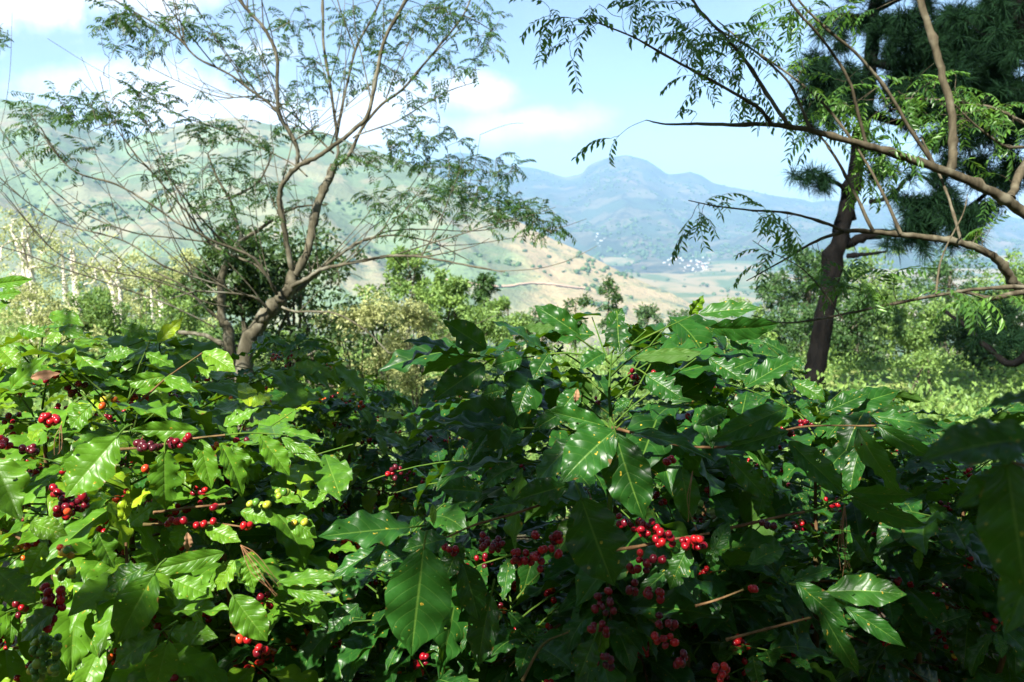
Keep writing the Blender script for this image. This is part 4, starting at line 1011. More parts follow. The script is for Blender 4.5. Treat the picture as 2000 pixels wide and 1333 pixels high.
block_tree('leafy tree whose crown hangs above the middle shrub', (-1.3, 1.0, 4.6), 1.15, (3.4, 1.2), 3, 4500)
block_tree('leafy tree out of view beside the blurred corner leaves', (3.4, .9, 4.6), 2.0, (3.9, .4), 4, 7000)
block_tree('tall tree far behind the photographer', (0.5, -11, 4.5), 5.0, (.5, -11.5), 5, 14000)
block_tree('tall tree out of view behind the sunny end of the row', (-9.5, -7.5, 4.0), 3.4, (-9.5, -8), 6, 9000)

# ------------------------------------------------------------------ coffee shrubs
SIL = [(-400, 640), (0, 655), (100, 618), (200, 628), (330, 640), (395, 692), (470, 692), (500, 650), (560, 640), (650, 655), (665, 705), (740, 735), (790, 765), (805, 800), (835, 800), (850, 700), (870, 655), (960, 645), (1050, 610), (1200, 615), (1350, 610), (1480, 640), (1560, 705), (1600, 765), (1700, 745), (1760, 775), (1830, 838), (1860, 830), (1900, 790), (2000, 765), (2500, 760)]
SXs = [a for a, _ in SIL]; SYs = [b for _, b in SIL]
HERO = {}      # shrub -> list of traced leaves
# traced leaves: base x, y, tip x, y, width in photo pixels, depth of base, depth change to the tip, roll (deg), tone, curl index
HERO['mid'] = [
 (1200, 840, 1090, 938, 112, 1.14, -.03, -8, .45, 0), (1202, 846, 1250, 1016, 92, 1.13, .0, 12, .12, 1), (1135, 972, 1192, 1146, 124, 1.02, .0, 8, .0, 1), (828, 1068, 800, 1280, 128, 1.05, .0, -14, .40, 1),
 (803, 1030, 622, 1052, 78, 1.14, -.05, 20, .45, 0), (872, 1052, 786, 1078, 58, 1.09, -.02, 15, .3, 1), (755, 1070, 650, 1130, 42, 1.18, -.02, 20, .5, 2), (950, 682, 864, 628, 56, 1.42, .0, -10, .25, 1), (902, 694, 786, 669, 34, 1.44, -.03, 40, .2, 2),
 (910, 697, 784, 722, 26, 1.42, -.04, 70, .25, 2), (946, 712, 845, 786, 66, 1.38, -.05, -5, .15, 1), (1068, 690, 960, 630, 42, 1.40, .02, 55, .1, 2), (1085, 640, 1022, 638, 28, 1.46, -.01, 200, .05, 1), (1132, 655, 1046, 596, 46, 1.48, .02, -18, .35, 2),
 (1206, 624, 1209, 694, 70, 1.42, -.04, 10, .05, 0), (1190, 645, 1216, 602, 48, 1.50, .02, 10, .3, 0), (1365, 613, 1486, 602, 42, 1.42, -.02, -12, .55, 1), (1346, 616, 1373, 576, 26, 1.45, .0, 60, .97, 0), (1385, 640, 1522, 632, 26, 1.42, -.04, 60, .4, 2),
 (1072, 690, 1040, 742, 56, 1.36, -.03, 5, .2, 1), (1032, 752, 1008, 812, 46, 1.34, -.02, 0, .2, 1), (985, 762, 938, 772, 38, 1.36, -.02, -20, .1, 1), (1450, 758, 1562, 702, 46, 1.38, .03, -15, .4, 0), (1538, 796, 1384, 866, 48, 1.28, -.06, -20, .4, 2),
 (1548, 745, 1610, 784, 36, 1.40, -.03, -15, .6, 2), (1540, 842, 1412, 880, 34, 1.27, -.04, -30, .25, 1), (1702, 812, 1842, 840, 46, 1.35, -.03, -10, .5, 1), (1640, 800, 1758, 765, 50, 1.40, .03, 8, .25, 1), (1600, 810, 1700, 770, 40, 1.38, .02, 8, .2, 1),
 (1712, 830, 1846, 908, 30, 1.34, -.03, 35, .4, 3), (1540, 862, 1646, 972, 54, 1.22, -.02, -5, .5, 1), (1675, 838, 1760, 966, 42, 1.30, -.02, 35, .6, 2), (1655, 962, 1792, 966, 30, 1.36, -.02, 45, .4, 1), (1660, 972, 1808, 1026, 26, 1.34, -.03, 55, .5, 2),
 (1345, 1066, 1306, 1150, 54, 1.16, .0, 5, .55, 1), (1330, 912, 1346, 1018, 52, 1.20, .0, -15, .35, 1), (1370, 690, 1240, 698, 30, 1.34, .0, 200, .6, 1), (1232, 848, 1402, 908, 38, 1.16, -.03, -30, .3, 2), (1418, 888, 1502, 978, 42, 1.24, -.02, 10, .25, 1),
 (1262, 732, 1332, 782, 62, 1.30, -.03, 5, .5, 1), (1190, 828, 1100, 796, 26, 1.20, .0, 210, .93, 1), (1182, 832, 1064, 803, 42, 1.18, .0, -15, .5, 1), (1240, 700, 1368, 686, 30, 1.36, -.02, 190, .8, 2), (942, 962, 858, 954, 52, 1.2, -.03, 0, .12, 1), (1012, 985, 944, 1002, 40, 1.16, -.02, 10, .25, 2),
 (1112, 948, 998, 978, 54, 1.12, -.02, -10, .05, 1), (1142, 850, 1042, 950, 62, 1.18, .0, 12, .3, 2), (845, 985, 848, 1028, 14, 1.16, -.02, 0, .95, 1), (1305, 690, 1290, 745, 50, 1.38, -.02, 0, .45, 1), (1130, 760, 1090, 812, 44, 1.33, -.02, 5, .35, 1),
 (1385, 700, 1450, 745, 42, 1.38, -.03, 0, .35, 1), (1420, 650, 1470, 700, 34, 1.44, -.02, -10, .4, 1), (1180, 690, 1130, 720, 46, 1.40, -.03, 0, .4, 0), (1160, 1250, 1130, 1330, 70, 1.1, -.01, 10, .0, 1), (905, 1100, 935, 1215, 60, 1.14, .0, -10, .02, 1), (900, 1060, 870, 1130, 48, 1.2, .0, 0, .05, 1),
 (960, 1160, 930, 1300, 66, 1.16, .0, 8, .05, 1), (700, 1180, 640, 1240, 46, 1.25, -.02, 10, .15, 1), (1110, 800, 1040, 840, 40, 1.28, -.03, 0, .2, 1), (1230, 780, 1200, 800, 40, 1.3, 0, 0, .5, 1), (1020, 700, 960, 715, 40, 1.4, -.02, -10, .25, 1),
 (1345, 1080, 1240, 1170, 40, 1.22, .02, 0, .15, 1), (1420, 800, 1360, 830, 38, 1.3, -.02, -20, .4, 1), (1480, 700, 1400, 735, 38, 1.42, -.02, 0, .3, 1)]
HERO['right'] = [
 (1615, 1156, 1770, 1160, 66, 1.20, -.03, -12, .55, 1), (1555, 1138, 1656, 1226, 48, 1.18, -.02, 10, .45, 1), (1650, 1186, 1768, 1262, 38, 1.18, -.02, 5, .35, 1), (1600, 1186, 1676, 1320, 38, 1.16, .0, 20, .2, 2), (1540, 1138, 1632, 1110, 30, 1.24, .02, -15, .45, 1),
 (1462, 1102, 1532, 1070, 42, 1.22, .02, -10, .55, 1), (1392, 1080, 1425, 1020, 34, 1.2, .02, 0, .5, 1), (1398, 1066, 1385, 1110, 26, 1.2, .0, 0, .5, 1), (1525, 1110, 1560, 1145, 40, 1.25, 0, 0, .3, 1), (1610, 1235, 1650, 1290, 40, 1.2, 0, 0, .1, 1),
 (1470, 1280, 1480, 1340, 60, 1.2, 0, 10, .05, 1), (1700, 1100, 1660, 1040, 36, 1.5, 0, 0, .15, 1), (1830, 1220, 1900, 1200, 40, 1.6, 0, 0, .05, 1), (1500, 930, 1480, 1010, 40, 1.45, 0, 0, .15, 1)]
HERO['left'] = [
 (230, 852, 128, 972, 96, 1.08, -.03, -6, .42, 1), (-15, 895, 44, 1016, 84, 1.04, -.02, 8, .5, 1), (322, 880, 318, 996, 62, 1.18, .0, -12, .25, 1), (392, 858, 412, 956, 44, 1.22, .0, 10, .45, 1), (432, 868, 470, 972, 42, 1.21, .0, -25, .5, 2), (455, 872, 486, 946, 44, 1.24, .0, 12, .35, 1),
 (508, 852, 562, 932, 46, 1.24, .0, -12, .45, 1), (388, 842, 252, 842, 36, 1.24, -.02, -30, .35, 1), (545, 842, 632, 862, 26, 1.30, -.02, -30, .35, 1), (550, 855, 630, 905, 26, 1.30, -.02, 20, .3, 1), (436, 832, 506, 796, 34, 1.32, .01, -5, .5, 1), (308, 668, 358, 618, 28, 1.55, .02, 8, .9, 1),
 (98, 612, 162, 640, 38, 1.55, -.03, 0, .5, 1), (115, 640, 170, 660, 30, 1.5, -.02, 0, .2, 1), (0, 680, 36, 722, 44, 1.38, -.02, 0, .6, 1), (322, 735, 238, 752, 28, 1.42, -.02, -20, .45, 2), (320, 738, 388, 766, 26, 1.42, -.03, 20, .4, 1), (395, 688, 462, 726, 44, 1.50, -.02, -5, .6, 1),
 (332, 1128, 414, 1170, 60, 1.12, .0, 5, .5, 1), (438, 1080, 285, 1118, 34, 1.14, -.03, -30, .3, 2), (302, 1120, 226, 1256, 80, 1.05, .0, -8, .05, 1), (288, 1105, 203, 1152, 52, 1.08, .0, 5, .0, 1), (455, 1163, 517, 1256, 64, 1.12, .0, 5, .3, 1), (332, 1192, 472, 1192, 42, 1.14, -.02, -20, .45, 1),
 (330, 1232, 426, 1246, 44, 1.12, -.02, 0, .35, 1), (315, 1234, 220, 1302, 62, 1.06, .0, 10, .0, 1), (328, 1252, 302, 1345, 66, 1.06, .0, -15, .2, 1), (-10, 1112, 66, 1182, 62, 1.04, .0, 0, .02, 1), (458, 1095, 424, 1156, 46, 1.15, .0, 10, .6, 1), (480, 1090, 496, 1150, 42, 1.16, .0, 0, .5, 1),
 (540, 1140, 667, 1130, 30, 1.22, -.02, -15, .3, 2), (552, 1146, 650, 1174, 30, 1.22, -.02, 10, .3, 1), (240, 1018, 250, 955, 28, 1.14, -.01, 0, .98, 1), (246, 1028, 308, 985, 42, 1.14, .0, 0, .5, 1), (-12, 556, 66, 546, 20, 1.25, -.02, 30, .4, 1), (-8, 578, 42, 572, 26, 1.22, -.02, 10, .4, 1),
 (-8, 600, 22, 590, 24, 1.22, .0, 0, .45, 1), (20, 760, 95, 690, 42, 1.36, .0, 0, .5, 1), (150, 690, 210, 745, 44, 1.36, -.02, 0, .45, 1), (205, 700, 262, 690, 34, 1.42, 0, -15, .3, 1), (180, 790, 130, 842, 46, 1.25, .0, 0, .35, 1), (60, 1020, 130, 1050, 44, 1.12, 0, 10, .55, 1),
 (560, 1010, 620, 1050, 42, 1.25, 0, 0, .4, 1), (640, 960, 575, 1000, 36, 1.3, 0, 0, .5, 1), (90, 1060, 55, 1120, 50, 1.08, 0, 5, .5, 1), (355, 1020, 345, 1075, 38, 1.18, 0, 0, .45, 1), (400, 1030, 470, 1060, 38, 1.18, -.01, 0, .55, 1), (190, 1040, 225, 1110, 48, 1.12, 0, 0, .3, 1),
 (520, 960, 590, 985, 36, 1.28, 0, -10, .55, 1), (110, 1190, 40, 1250, 52, 1.06, 0, 10, .02, 1), (470, 1000, 540, 1020, 38, 1.22, 0, -10, .5, 1), (285, 690, 340, 720, 34, 1.45, 0, -10, .4, 1), (35, 640, 90, 660, 36, 1.5, 0, 0, .3, 1), (235, 640, 290, 660, 32, 1.55, 0, -10, .35, 1)]
HERO['corner'] = [(2030, 852, 1792, 896, 110, .50, .0, 5, .05, 1), (2020, 930, 1862, 990, 62, .52, .0, 10, .1, 2), (1965, 900, 2010, 1170, 130, .50, .0, 10, .0, 1), (2040, 770, 1925, 796, 34, .56, .0, 30, .1, 1), (2050, 1040, 1960, 1240, 90, .55, 0, 0, .0, 1)]

allh = [(h, k) for k in HERO for h in HERO[k]]
HB = np.array([h[:7] for h, _ in allh])


def hero_hides(px, py, dep):
    """True where a procedural leaf would stand in front of a traced one"""
    ax, ay, bx, by, wd_, d = HB[:, 0], HB[:, 1], HB[:, 2], HB[:, 3], HB[:, 4], HB[:, 5]
    vx, vy = bx - ax, by - ay; L2 = vx * vx + vy * vy
    t = np.clip(((px - ax) * vx + (py - ay) * vy) / L2, 0, 1)
    dist = np.hypot(px - ax - t * vx, py - ay - t * vy)
    return bool(np.any((dist < wd_ * .5 + 18) & (dep < d + .05)))


def berry_proto(rs):
    nu_, nv_ = 7, 9; V = []; UV = []
    for i in range(nu_ + 1):
        a = pi * i / nu_
        for j in range(nv_):
            b = 2 * pi * j / nv_; r = sin(a); z = cos(a) * 1.18
            if i == nu_: z -= -.10
            V.append((r * cos(b), r * sin(b), z)); UV.append((j / nv_, i / nu_))
    F = [(i * nv_ + j, (i + 1) * nv_ + j, (i + 1) * nv_ + (j + 1) % nv_, i * nv_ + (j + 1) % nv_) for i in range(nu_) for j in range(nv_)]
    return np.array(V) * np.array([1, 1, 1]), np.array(F), np.array(UV)
BERRY = berry_proto(None)
BER2 = (iv.copy(), fi, np.zeros((len(iv), 2)))


def one_berry(mb, c, d, r, tone, hi=True):
    V, F, UV = BERRY if hi else BER2
    R = frame(np.cross(d, [0.3, .2, 1]), d)
    mb.add(V * r @ R.T + c, F, UV, tone)


def set_one(name, mb, mat, parent, smooth=True): return mb.build(name, mat, parent, smooth)


def shrub(key, label, px, d, ytop, H, rad, seed, mat, nlev=30, leafL=.135, red=.35, tonebias=0., hero=None, parts=45, yscale=1.0, foreshort=1.0, dens=1.0, cherry_tone=None, lean=(0, 0), filt=True, stemz=None, group='coffee shrubs heavy with cherries'):
    rs = np.random.RandomState(seed)
    top = P(px, ytop, d); g = gz(top[0], top[1])
    g = min(g, top[2] - .6)
    base = np.array([top[0] - lean[0], top[1] - lean[1], g - .03])
    root = empty('coffee_shrub', base, label, 'coffee shrub', group)
    stem = spline([base, base + (top - base) * .5 + rs.normal(size=3) * .03, top - np.array([0, 0, .16])], 8)
    smb = MB(); tube(smb, stem, [.018, .0035], 8, .06, rs); smb.build('stem', M['twig'], root)
    Ht = top[2] - base[2]
    leaves = []; brs = []; cher = []; up = np.array([0, 0, 1.])
    for k in range(nlev):
        f = 1 - (k / nlev) ** 1.25 * .88          # height along the stem, from the top down
        c = stem[int(round(f * (len(stem) - 1)))] if f < 1 else stem[-1]
        c = base + (top - base) * f
        span = rad * (0.42 + .58 * min(1, ((1 - f) / .22)) ** .8) * (1 - .25 * max(0, (1 - f) - .55))
        for sgn in (0, 1):
            az = k * 1.66 + sgn * pi + rs.normal() * .18
            dv = np.array([cos(az), sin(az) * yscale, 0])
            L = span * rs.uniform(.72, 1.12) * (foreshort if dv[1] < -.2 else 1)
            el = .75 * max(0, 1 - (1 - f) / .35) + .12 + rs.normal() * .1
            n = max(3, int(L / .05)); pts = [c]; a = el
            for i in range(n):
                a -= (1.0 / n) * (.75 + .5 * (1 - f)) * (L / rad)
                az2 = rs.normal() * .06; dv = nrm(dv + np.array([-dv[1], dv[0], 0]) * az2)
                pts.append(pts[-1] + (dv * cos(a) + up * sin(a)) * L / n)
            pts = np.array(pts); brs.append((pts, L, f))
            for i in range(1, n + 1):
                u = i / n; t = nrm(pts[i] - pts[i - 1])
                if u > .28 and rs.rand() < dens:
                    for s2_ in (-1, 1):
                        if rs.rand() < .07: continue
                        side = np.cross(t, up); side = nrm(side) * s2_
                        spread = 1.0 if i < n else .35
                        dd = t * rs.uniform(.35, .9) + side * spread * rs.uniform(.6, 1.1) + up * rs.uniform(-.75, .30) * (1.15 - f * .35)
                        if i % 2: dd = dd + up * rs.uniform(-.2, .35)
                        dd = nrm(dd)
                        nh = up * 1.0 + rs.normal(size=3) * .28 - t * .1
                        Lf = leafL * rs.uniform(.48, 1.22) * (1 if i < n else .7)
                        tn = float(np.clip(rs.beta(2, 2.4) * .8 + tonebias + (.35 if (i == n and rs.rand() < .35) else 0), 0, 1))  # tonebias paints sunlit shrubs lighter and shaded ones darker
                        leaves.append((pts[i] + dd * .008, dd, nh, Lf, tn))
                if .12 < u < .85 and rs.rand() < red:
                    cher.append((pts[i], t))
    # keep leaves inside the outline of the row and behind the traced leaves
    keep = []
    for (b, dd, nh, Lf, tn) in leaves:
        m_ = b + dd * Lf * .5; e_ = b + dd * Lf
        X, Y, D = proj(np.array([m_, e_, b]))
        if filt:
            if D.min() < .8 and -300 < X[0] < 2300: continue
            if Y.min() < np.interp(X[int(np.argmin(Y))], SXs, SYs) + rs.uniform(0, 16): continue
            if 655 < X[0] < 835 and 770 < Y[0] < 1010 and D[0] < 2.7: continue
            if hero_hides(X[0], Y[0], D[0]) or hero_hides(X[1], Y[1], D[1]): continue
        vis = (-60 < X[0] < 2060) and (Y[0] < 1390)
        keep.append((b, dd, nh, Lf, tn, (Lf / D[0]) if vis else 0))
    order = sorted(range(len(keep)), key=lambda i: -keep[i][5])
    nh_ = 0
    if hero:
        for (ax, ay, bx, by, wpx, d0, dd_, roll, tn, ci) in HERO[hero]:
            a = P(ax, ay, d0); b = P(bx, by, d0 + dd_); ax_ = b - a; L = np.linalg.norm(ax_)
            cdir = nrm(CAMP - (a + b) / 2); nh0 = cdir * .8 + up * .45
            R = frame(ax_, nh0); rr = radians(roll)
            s, dv, n_ = R[:, 0], R[:, 1], R[:, 2]
            n2_ = n_ * cos(rr) + s * sin(rr); R = frame(dv, n2_)
            pool = [p for i, p in enumerate(PRO_HI) if i % 5 in ((0, 1) if ci < 2 else (2, 3))]
            V, F, UV = pool[rs.randint(len(pool))]
            ytip = V[-1]; # bend shortens the leaf: refit so its tip meets the traced tip
            tipv = V[-6]; ang = atan2(tipv[2], tipv[1]); ca, sa = cos(-ang), sin(-ang); Lp = np.hypot(tipv[1], tipv[2])
            V2 = V.copy(); V2[:, 1] = (V[:, 1] * ca - V[:, 2] * sa) / Lp; V2[:, 2] = (V[:, 1] * sa + V[:, 2] * ca) / Lp
            wm = (wpx * d0 / FPX) / max(.35, abs(cos(rr))) / (V[:, 0].max() - V[:, 0].min())
            wm = min(wm, L * 1.35)
            mb = MB(); mb.add((V2 * np.array([wm, L, (wm + L) / 2])) @ R.T + a, F, UV, tn)
            mb.build('leaf', mat, root); nh_ += 1
            # its petiole and the shoot behind it
            pe = MB(); tube(pe, spline([a + nrm(ax_) * .004, a - nrm(ax_) * .012, a - nrm(ax_) * .02 + np.array([0, .012, -.004])], 3), [.0013, .0018], 5); pe.build('petiole', M['green_twig'], root) if wpx > 60 else None
    parts = max(0, min(parts, 98 - nh_))
    for i in order[:parts]:
        (b, dd, nh, Lf, tn, vs) = keep[i]
        if vs <= 0: break
        mb = MB(); put(mb, PRO_HI[rs.randint(len(PRO_HI))] if Lf / proj(b)[2][0] > .05 else PRO[rs.randint(len(PRO))], b, frame(dd, nh), Lf, tn, rs.uniform(.85, 1.05)); mb.build('leaf', mat, root)
    fo = MB()
    for i in order[parts:]:
        (b, dd, nh, Lf, tn, vs) = keep[i]
        put(fo, PRO[rs.randint(len(PRO))], b, frame(dd, nh), Lf, tn, rs.uniform(.85, 1.05))
    if fo.n: fo.build('foliage', mat, root)['kind'] = 'stuff'
    vb = []
    for (pts, L, f_) in brs:
        if filt:
            X, Y, D = proj(pts); ok = (D > .85) & (Y > np.interp(X, SXs, SYs) + 6)
            if ok.sum() < 3: continue
            pts = pts[:int(np.argmin(ok)) if not ok.all() else len(pts)]
            if len(pts) < 3: continue
            if any(hero_hides(x, y, dp) for x, y, dp in zip(X[-2:], Y[-2:], D[-2:])): pts = pts[:max(3, len(pts) // 2)]
        vb.append((pts, f_))
    for pts, f_ in vb[:95]:
        mb = MB(); tube(mb, pts, [.0024, .0012] if f_ > .72 else [.0040, .0018], 5); mb.build('branch', M['green_twig' if f_ > .72 else 'twig'], root)
    # cherries on the nodes
    allb = []
    for (c, t) in cher:
        X, Y, D = proj(c)
        if filt and (D[0] < .9 or Y[0] < np.interp(X[0], SXs, SYs) + (100 if D[0] < 2.7 else 45) or hero_hides(X[0], Y[0], D[0])): continue
        ct = (cherry_tone if cherry_tone is not None else .45) + rs.normal() * .12
        for _ in range(rs.randint(3, 10)):
            v = rnd_unit(rs); v = nrm(v - t * (v @ t)) ; off = v * rs.uniform(.009, .015) + t * rs.normal() * .008
            allb.append((c + off, v, rs.uniform(.0048, .0066), float(np.clip(ct + rs.normal() * .1, 0, 1)), 1 / D[0] if (0 < X[0] < 2000 and Y[0] < 1333) else 0))
    return root, rs, allb


def finish_cherries(root, allb, npart=60):
    allb.sort(key=lambda b: -b[4]); rest = MB()
    for i, (c, v, r, tn, s) in enumerate(allb):
        if i < npart and s > 0:
            mb = MB(); one_berry(mb, c, v, r, tn); mb.build('cherry', M['cherry'], root)
        else: one_berry(rest, c, v, r, tn, s > .3)
    if rest.n: rest.build('cherries', M['cherry'], root)['kind'] = 'stuff'


def cluster(rs, px, py, d, n, wx, wy, tone, tvar=.07, r=.0055, slope=0.):
    """berries packed round a node line: no two closer than touching"""
    res = []; tries = 0; n = max(1, int(n * .85))
    while len(res) < n and tries < n * 40:
        tries += 1
        a = rs.uniform(-1, 1); b = rs.normal() * .42
        p = P(px + a * wx * .85, py + b * wy * .9 + a * slope * wx, d + rs.normal() * .010)
        rr = r * rs.uniform(.86, 1.12)
        if all(np.linalg.norm(p - q[0]) > (rr + q[2]) * .84 for q in res):
            res.append((p, nrm(rnd_unit(rs) + np.array([0, -.8, -.4])), rr, float(np.clip(tone + rs.normal() * tvar, 0, 1)), 5.0))
    return res


def stick(root, pts, d, r0, r1, mat='twig', name='branch'):
    mb = MB(); c = spline([P(x, y, d + (i * .004)) for i, (x, y) in enumerate(pts)], 6)
    tube(mb, c, np.interp(np.linspace(0, 1, len(c)), [0, 1], [r0 * .8, r1 * .62]) * (1 + .3 * (np.arange(len(c)) % 6 == 0)), 8, .08, np.random.RandomState(1))
    return mb.build(name, M[mat], root)


# --- the shaded shrub in the middle
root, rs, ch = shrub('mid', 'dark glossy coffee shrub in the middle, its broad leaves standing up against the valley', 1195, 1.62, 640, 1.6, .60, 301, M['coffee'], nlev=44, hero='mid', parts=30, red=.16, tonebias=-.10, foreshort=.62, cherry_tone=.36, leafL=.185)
for c in [(1265, 1030, 1.16, 14, 22, 22, .42), (1300, 1052, 1.15, 12, 22, 20, .36), (1350, 1058, 1.15, 13, 30, 18, .45), (1285, 1090, 1.16, 4, 14, 12, .3), (1252, 1078, 1.14, 2, 6, 6, .5), (1215, 1018, 1.2, 5, 14, 12, .3), (1248, 1108, 1.16, 10, 24, 22, .28), (1275, 1160, 1.16, 9, 20, 22, .38), (1300, 1250, 1.15, 8, 28, 18, .5),
          (1180, 1180, 1.18, 12, 22, 26, .3), (1170, 1225, 1.18, 8, 20, 18, .3), (1300, 1215, 1.17, 9, 24, 20, .26), (960, 1068, 1.18, 18, 28, 26, .28), (1030, 1090, 1.17, 18, 32, 22, .42), (1075, 1080, 1.17, 8, 22, 16, .48), (1045, 1045, 1.16, 3, 8, 6, .55), (1090, 1050, 1.18, 6, 14, 12, .3), (1305, 905, 1.22, 6, 12, 12, .38),
          (1410, 1312, 1.12, 9, 18, 18, .5), (1180, 1290, 1.18, 10, 20, 20, .3), (1330, 1290, 1.2, 8, 16, 16, .3), (880, 1075, 1.17, 6, 14, 12, .32), (1235, 1150, 1.2, 8, 14, 20, .28)]:
    ch += cluster(rs, *c)
finish_cherries(root, ch, 98)
stick(root, [(1150, 1080), (1235, 1070), (1290, 1058), (1340, 1050), (1385, 1042)], 1.17, .0034, .0026)
stick(root, [(1060, 985), (1000, 1005), (930, 1025), (872, 1050)], 1.13, .0026, .0018); stick(root, [(1190, 1000), (1196, 900), (1193, 830), (1190, 760), (1195, 690)], 1.46, .006, .0022, 'green_twig')
stick(root, [(1360, 700), (1300, 745), (1240, 790), (1198, 830)], 1.40, .0014, .0022, 'green_twig')
stick(root, [(1020, 1330), (1060, 1260), (1110, 1235)], 1.15, .003, .002); stick(root, [(1195, 835), (1330, 870), (1440, 870), (1560, 835), (1700, 832), (1830, 828)], 1.36, .0036, .0016)
stick(root, [(1185, 700), (1100, 690), (1010, 700), (905, 695)], 1.46, .0024, .0014, 'green_twig'); stick(root, [(1200, 690), (1280, 650), (1350, 618)], 1.46, .0024, .0014, 'green_twig')

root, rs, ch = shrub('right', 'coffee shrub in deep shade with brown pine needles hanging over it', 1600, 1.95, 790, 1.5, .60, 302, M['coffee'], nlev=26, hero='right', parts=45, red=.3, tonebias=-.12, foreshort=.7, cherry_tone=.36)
for c in [(1465, 1150, 1.20, 4, 12, 5, .5), (1505, 1025, 1.22, 4, 20, 6, .12)]: ch += cluster(rs, *c)
finish_cherries(root, ch, 90)
stick(root, [(1358, 1184), (1400, 1172), (1452, 1152)], 1.20, .0026, .0022); stick(root, [(1418, 1250), (1500, 1228), (1585, 1206)], 1.19, .0030, .0026); stick(root, [(1424, 1032), (1470, 1022), (1530, 1008), (1572, 1000)], 1.22, .0034, .0028); stick(root, [(1572, 1000), (1610, 990), (1655, 965)], 1.23, .0028, .002, 'green_twig')
stick(root, [(1650, 1180), (1590, 1150), (1540, 1140)], 1.22, .003, .002, 'green_twig')

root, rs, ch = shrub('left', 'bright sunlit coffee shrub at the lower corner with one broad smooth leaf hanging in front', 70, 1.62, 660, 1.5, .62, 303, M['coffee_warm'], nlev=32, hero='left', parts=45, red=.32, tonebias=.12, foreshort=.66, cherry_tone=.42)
for c in [(98, 820, 1.22, 12, 18, 16, .48), (14, 868, 1.16, 8, 16, 14, .45), (58, 878, 1.18, 9, 18, 14, .14), (145, 985, 1.10, 24, 30, 26, .28), (122, 1005, 1.09, 6, 14, 10, .5), (104, 1168, 1.09, 22, 22, 30, .48), (88, 1215, 1.09, 12, 20, 16, .46), (90, 1265, 1.09, 30, 30, 30, .96), (84, 1310, 1.09, 22, 30, 22, .97), (130, 1120, 1.10, 12, 18, 16, .90), (128, 1075, 1.11, 8, 16, 12, .78),
          (340, 1018, 1.17, 6, 26, 7, .48), (400, 1022, 1.17, 5, 26, 6, .46), (482, 1028, 1.16, 5, 10, 6, .52), (420, 992, 1.17, 3, 12, 5, .45), (290, 872, 1.20, 14, 28, 8, .14), (345, 868, 1.20, 8, 14, 9, .16), (366, 858, 1.2, 3, 8, 6, .3), (480, 1248, 1.13, 5, 16, 7, .5), (515, 1272, 1.13, 8, 16, 12, .44), (110, 965, 1.12, 6, 8, 14, .35), (545, 965, 1.22, 7, 18, 8, .86), (505, 985, 1.2, 6, 20, 8, .9), (585, 1020, 1.24, 5, 14, 8, .85),
          (283, 915, 1.2, 1, 3, 3, .45)]: ch += cluster(rs, *c)
finish_cherries(root, ch, 98)
stick(root, [(-20, 862), (15, 872), (70, 880)], 1.18, .0032, .0026); stick(root, [(235, 878), (300, 872), (370, 858), (440, 850)], 1.21, .0028, .0022); stick(root, [(440, 850), (490, 846), (560, 850)], 1.24, .002, .0014, 'green_twig')
stick(root, [(280, 1025), (340, 1024), (410, 1022), (480, 1030)], 1.18, .003, .002); stick(root, [(300, 1002), (370, 992), (440, 985)], 1.18, .003, .002); stick(root, [(255, 800), (290, 770), (330, 735), (395, 690)], 1.44, .0028, .002)
stick(root, [(450, 1240), (490, 1252), (540, 1272)], 1.14, .002, .0016); stick(root, [(248, 1100), (246, 1060)], 1.15, .003, .003)

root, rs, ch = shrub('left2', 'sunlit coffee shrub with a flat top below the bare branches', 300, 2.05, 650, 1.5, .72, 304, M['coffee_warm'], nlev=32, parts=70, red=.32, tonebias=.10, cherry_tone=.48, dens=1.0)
finish_cherries(root, ch, 60)
root, rs, ch = shrub('left3', 'coffee shrub rising behind the dark gap with dark leaves on its top', 560, 3.1, 645, 1.5, .72, 305, M['coffee'], nlev=30, parts=60, red=.6, tonebias=-.05, cherry_tone=.62)
finish_cherries(root, ch, 80)
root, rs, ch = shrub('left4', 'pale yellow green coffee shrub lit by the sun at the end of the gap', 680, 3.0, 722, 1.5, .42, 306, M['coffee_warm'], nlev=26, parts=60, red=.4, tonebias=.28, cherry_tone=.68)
finish_cherries(root, ch, 60)
root, rs, ch = shrub('left5', 'small dark coffee shrub beside the pale yellow green one', 755, 3.9, 742, 1.5, .50, 307, M['coffee'], nlev=22, parts=40, red=.3, cherry_tone=.5)
finish_cherries(root, ch, 30)
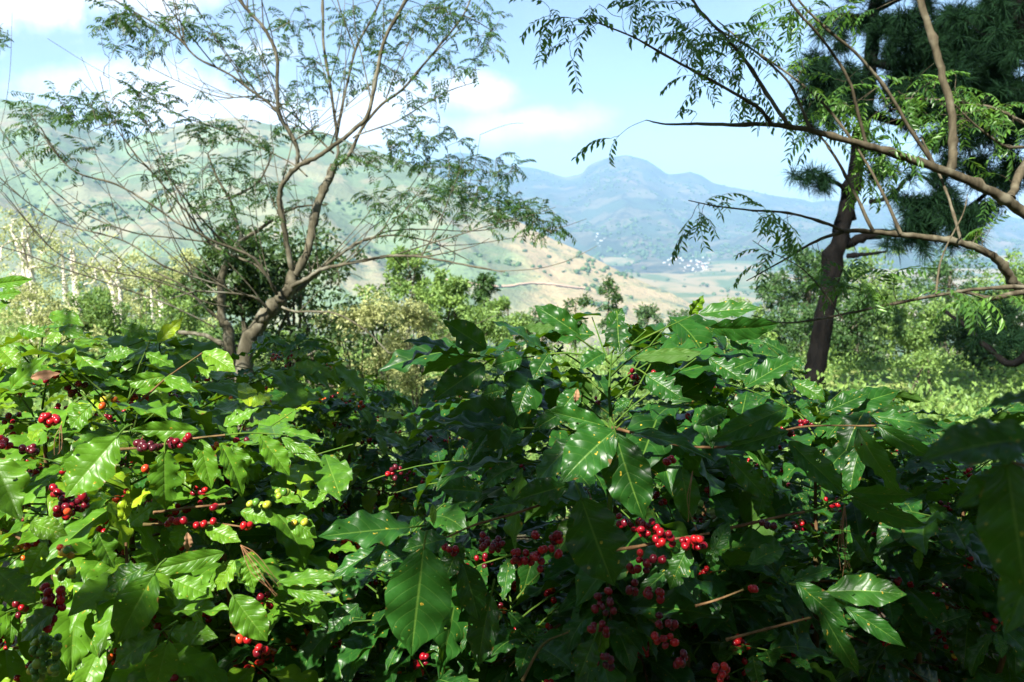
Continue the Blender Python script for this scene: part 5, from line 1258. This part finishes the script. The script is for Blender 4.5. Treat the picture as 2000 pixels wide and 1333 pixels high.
more = [(-80, 2.6, 640, 'coffee shrub cut by the picture edge behind the sunlit corner shrub', 'coffee_warm', .7), (420, 2.9, 700, 'coffee shrub with red cherries in the dip of the row', 'coffee_warm', .6), (880, 2.7, 900, 'low coffee shrub in the dark gap, red cherries catching light', 'coffee', .5), (1000, 3.3, 800, 'coffee shrub in shade behind the middle shrub', 'coffee', .6),
        (1400, 2.6, 760, 'coffee shrub behind the middle shrub on its sunlit side', 'coffee', .7), (1700, 2.9, 750, 'coffee shrub with its top against the bright clearing', 'coffee', .7), (1900, 2.5, 830, 'coffee shrub in shade below the bright clearing', 'coffee', .75), (2050, 3.2, 780, 'coffee shrub cut by the picture edge behind the blurred leaves', 'coffee', .7),
        (1800, 1.9, 1000, 'low shaded coffee shrub with scattered cherries below the clearing', 'coffee', .6), (590, 2.0, 980, 'low coffee shrub at the sunlit side of the dark gap', 'coffee', .42), (740, 1.7, 1120, 'low dark coffee shrub between the two big shrubs', 'coffee', .5), (430, 1.55, 930, 'leafy coffee shrub behind the row of hanging glossy leaves', 'coffee_warm', .5),
        (240, 1.5, 800, 'crowded coffee shrub behind the broad smooth leaf', 'coffee_warm', .5), (2000, 1.7, 1060, 'black looking coffee shrub under the blurred corner leaves', 'coffee', .6), (1350, 1.6, 1120, 'lowest shaded coffee shrub with dark cherries at the bottom', 'coffee', .5), (1000, 1.6, 1180, 'shaded low coffee shrub below the dark cherry bunches', 'coffee', .5), (760, 5.2, 770, 'coffee shrub far down the row past the gap', 'coffee', .7), (900, 4.6, 800, 'coffee shrub at the far side of the gap', 'coffee', .7),
        (1560, 4.2, 750, 'coffee shrub just in front of the pine trunk', 'coffee', .7), (1780, 4.4, 790, 'coffee shrub at the border of the bright clearing', 'coffee', .6)]
for i, (px, d, yt, lb, mt, rd) in enumerate(more):
    root, rs, ch = shrub('m%d' % i, lb, px, d, yt, 1.5, rd, 400 + i, M[mt], nlev=24, parts=28 if d < 2.5 else 12, red=.30, tonebias=.02 if mt == 'coffee_warm' else -.10, cherry_tone=[.42, .5, .36, .46][i % 4], foreshort=.7)
    finish_cherries(root, ch, 20 if d < 2.7 else 6)

# the blurred corner leaves belong to a shrub right beside the camera
root, rs, ch = shrub('corner', 'blurred near black coffee leaves of a shrub right beside the camera', 2330, .62, 760, 1.5, .25, 308, M['coffee'], nlev=14, hero='corner', parts=8, red=0, tonebias=-.2)
stick(root, [(2300, 900), (2150, 880), (2030, 852)], .55, .003, .002); stick(root, [(2300, 1000), (2100, 940), (1962, 898)], .55, .003, .002); stick(root, [(2300, 800), (2150, 790), (2040, 770)], .58, .003, .002)

# fallen pine needles and a dead leaf caught in the shrubs
def needle_bunch(label, px, py, qx, qy, d, n, seed, mat='needle_dry'):
    rs = np.random.RandomState(seed); a = P(px, py, d); mb = MB()
    for i in range(n):
        e = P(qx + rs.normal() * 9, qy + rs.normal() * 16, d + rs.normal() * .004)
        tube(mb, spline([a, (a + e) / 2 + rs.normal(size=3) * .006, e], 4), [.0007, .0003], 4)
    o = mb.build('pine_needles', M[mat]); tag(o, label, 'pine needles', 'dry pine needles caught in the leaves'); return o
needle_bunch('dry brown pine needles hanging from the tip of a shaded coffee shoot', 1650, 985, 1645, 1120, 1.22, 5, 1)
needle_bunch('orange dry pine needles lying slantwise across the sunlit leaves', 470, 1065, 545, 1165, 1.08, 5, 2)
needle_bunch('dry pine needles hanging down over the glossy veined leaf', 1353, 920, 1345, 1030, 1.17, 2, 3)
needle_bunch('brown pine needles hanging beside the brown dried cherries', 120, 830, 112, 880, 1.15, 4, 4)
for (px, py, qx, qy, d, lb) in [(60, 738, 108, 730, 1.3, 'curled dry brown leaf resting on top of the sunlit shrub'), (366, 1040, 368, 1080, 1.15, 'dead brown leaf hanging in the sunlit shrub below the row of single cherries'), (1128, 760, 1124, 788, 1.28, 'dead papery leaf stuck near the centre of the middle shrub')]:
    mb = MB(); a = P(px, py, d); b = P(qx, qy, d); V, F, UV = PRO[4]; put(mb, (V, F, UV), a, frame(b - a, CAMP - a), np.linalg.norm(b - a) * 1.1, .5, .9)
    tag(mb.build('dead_leaf', M['dead_leaf']), lb, 'leaf', 'dead leaves caught in the shrubs')
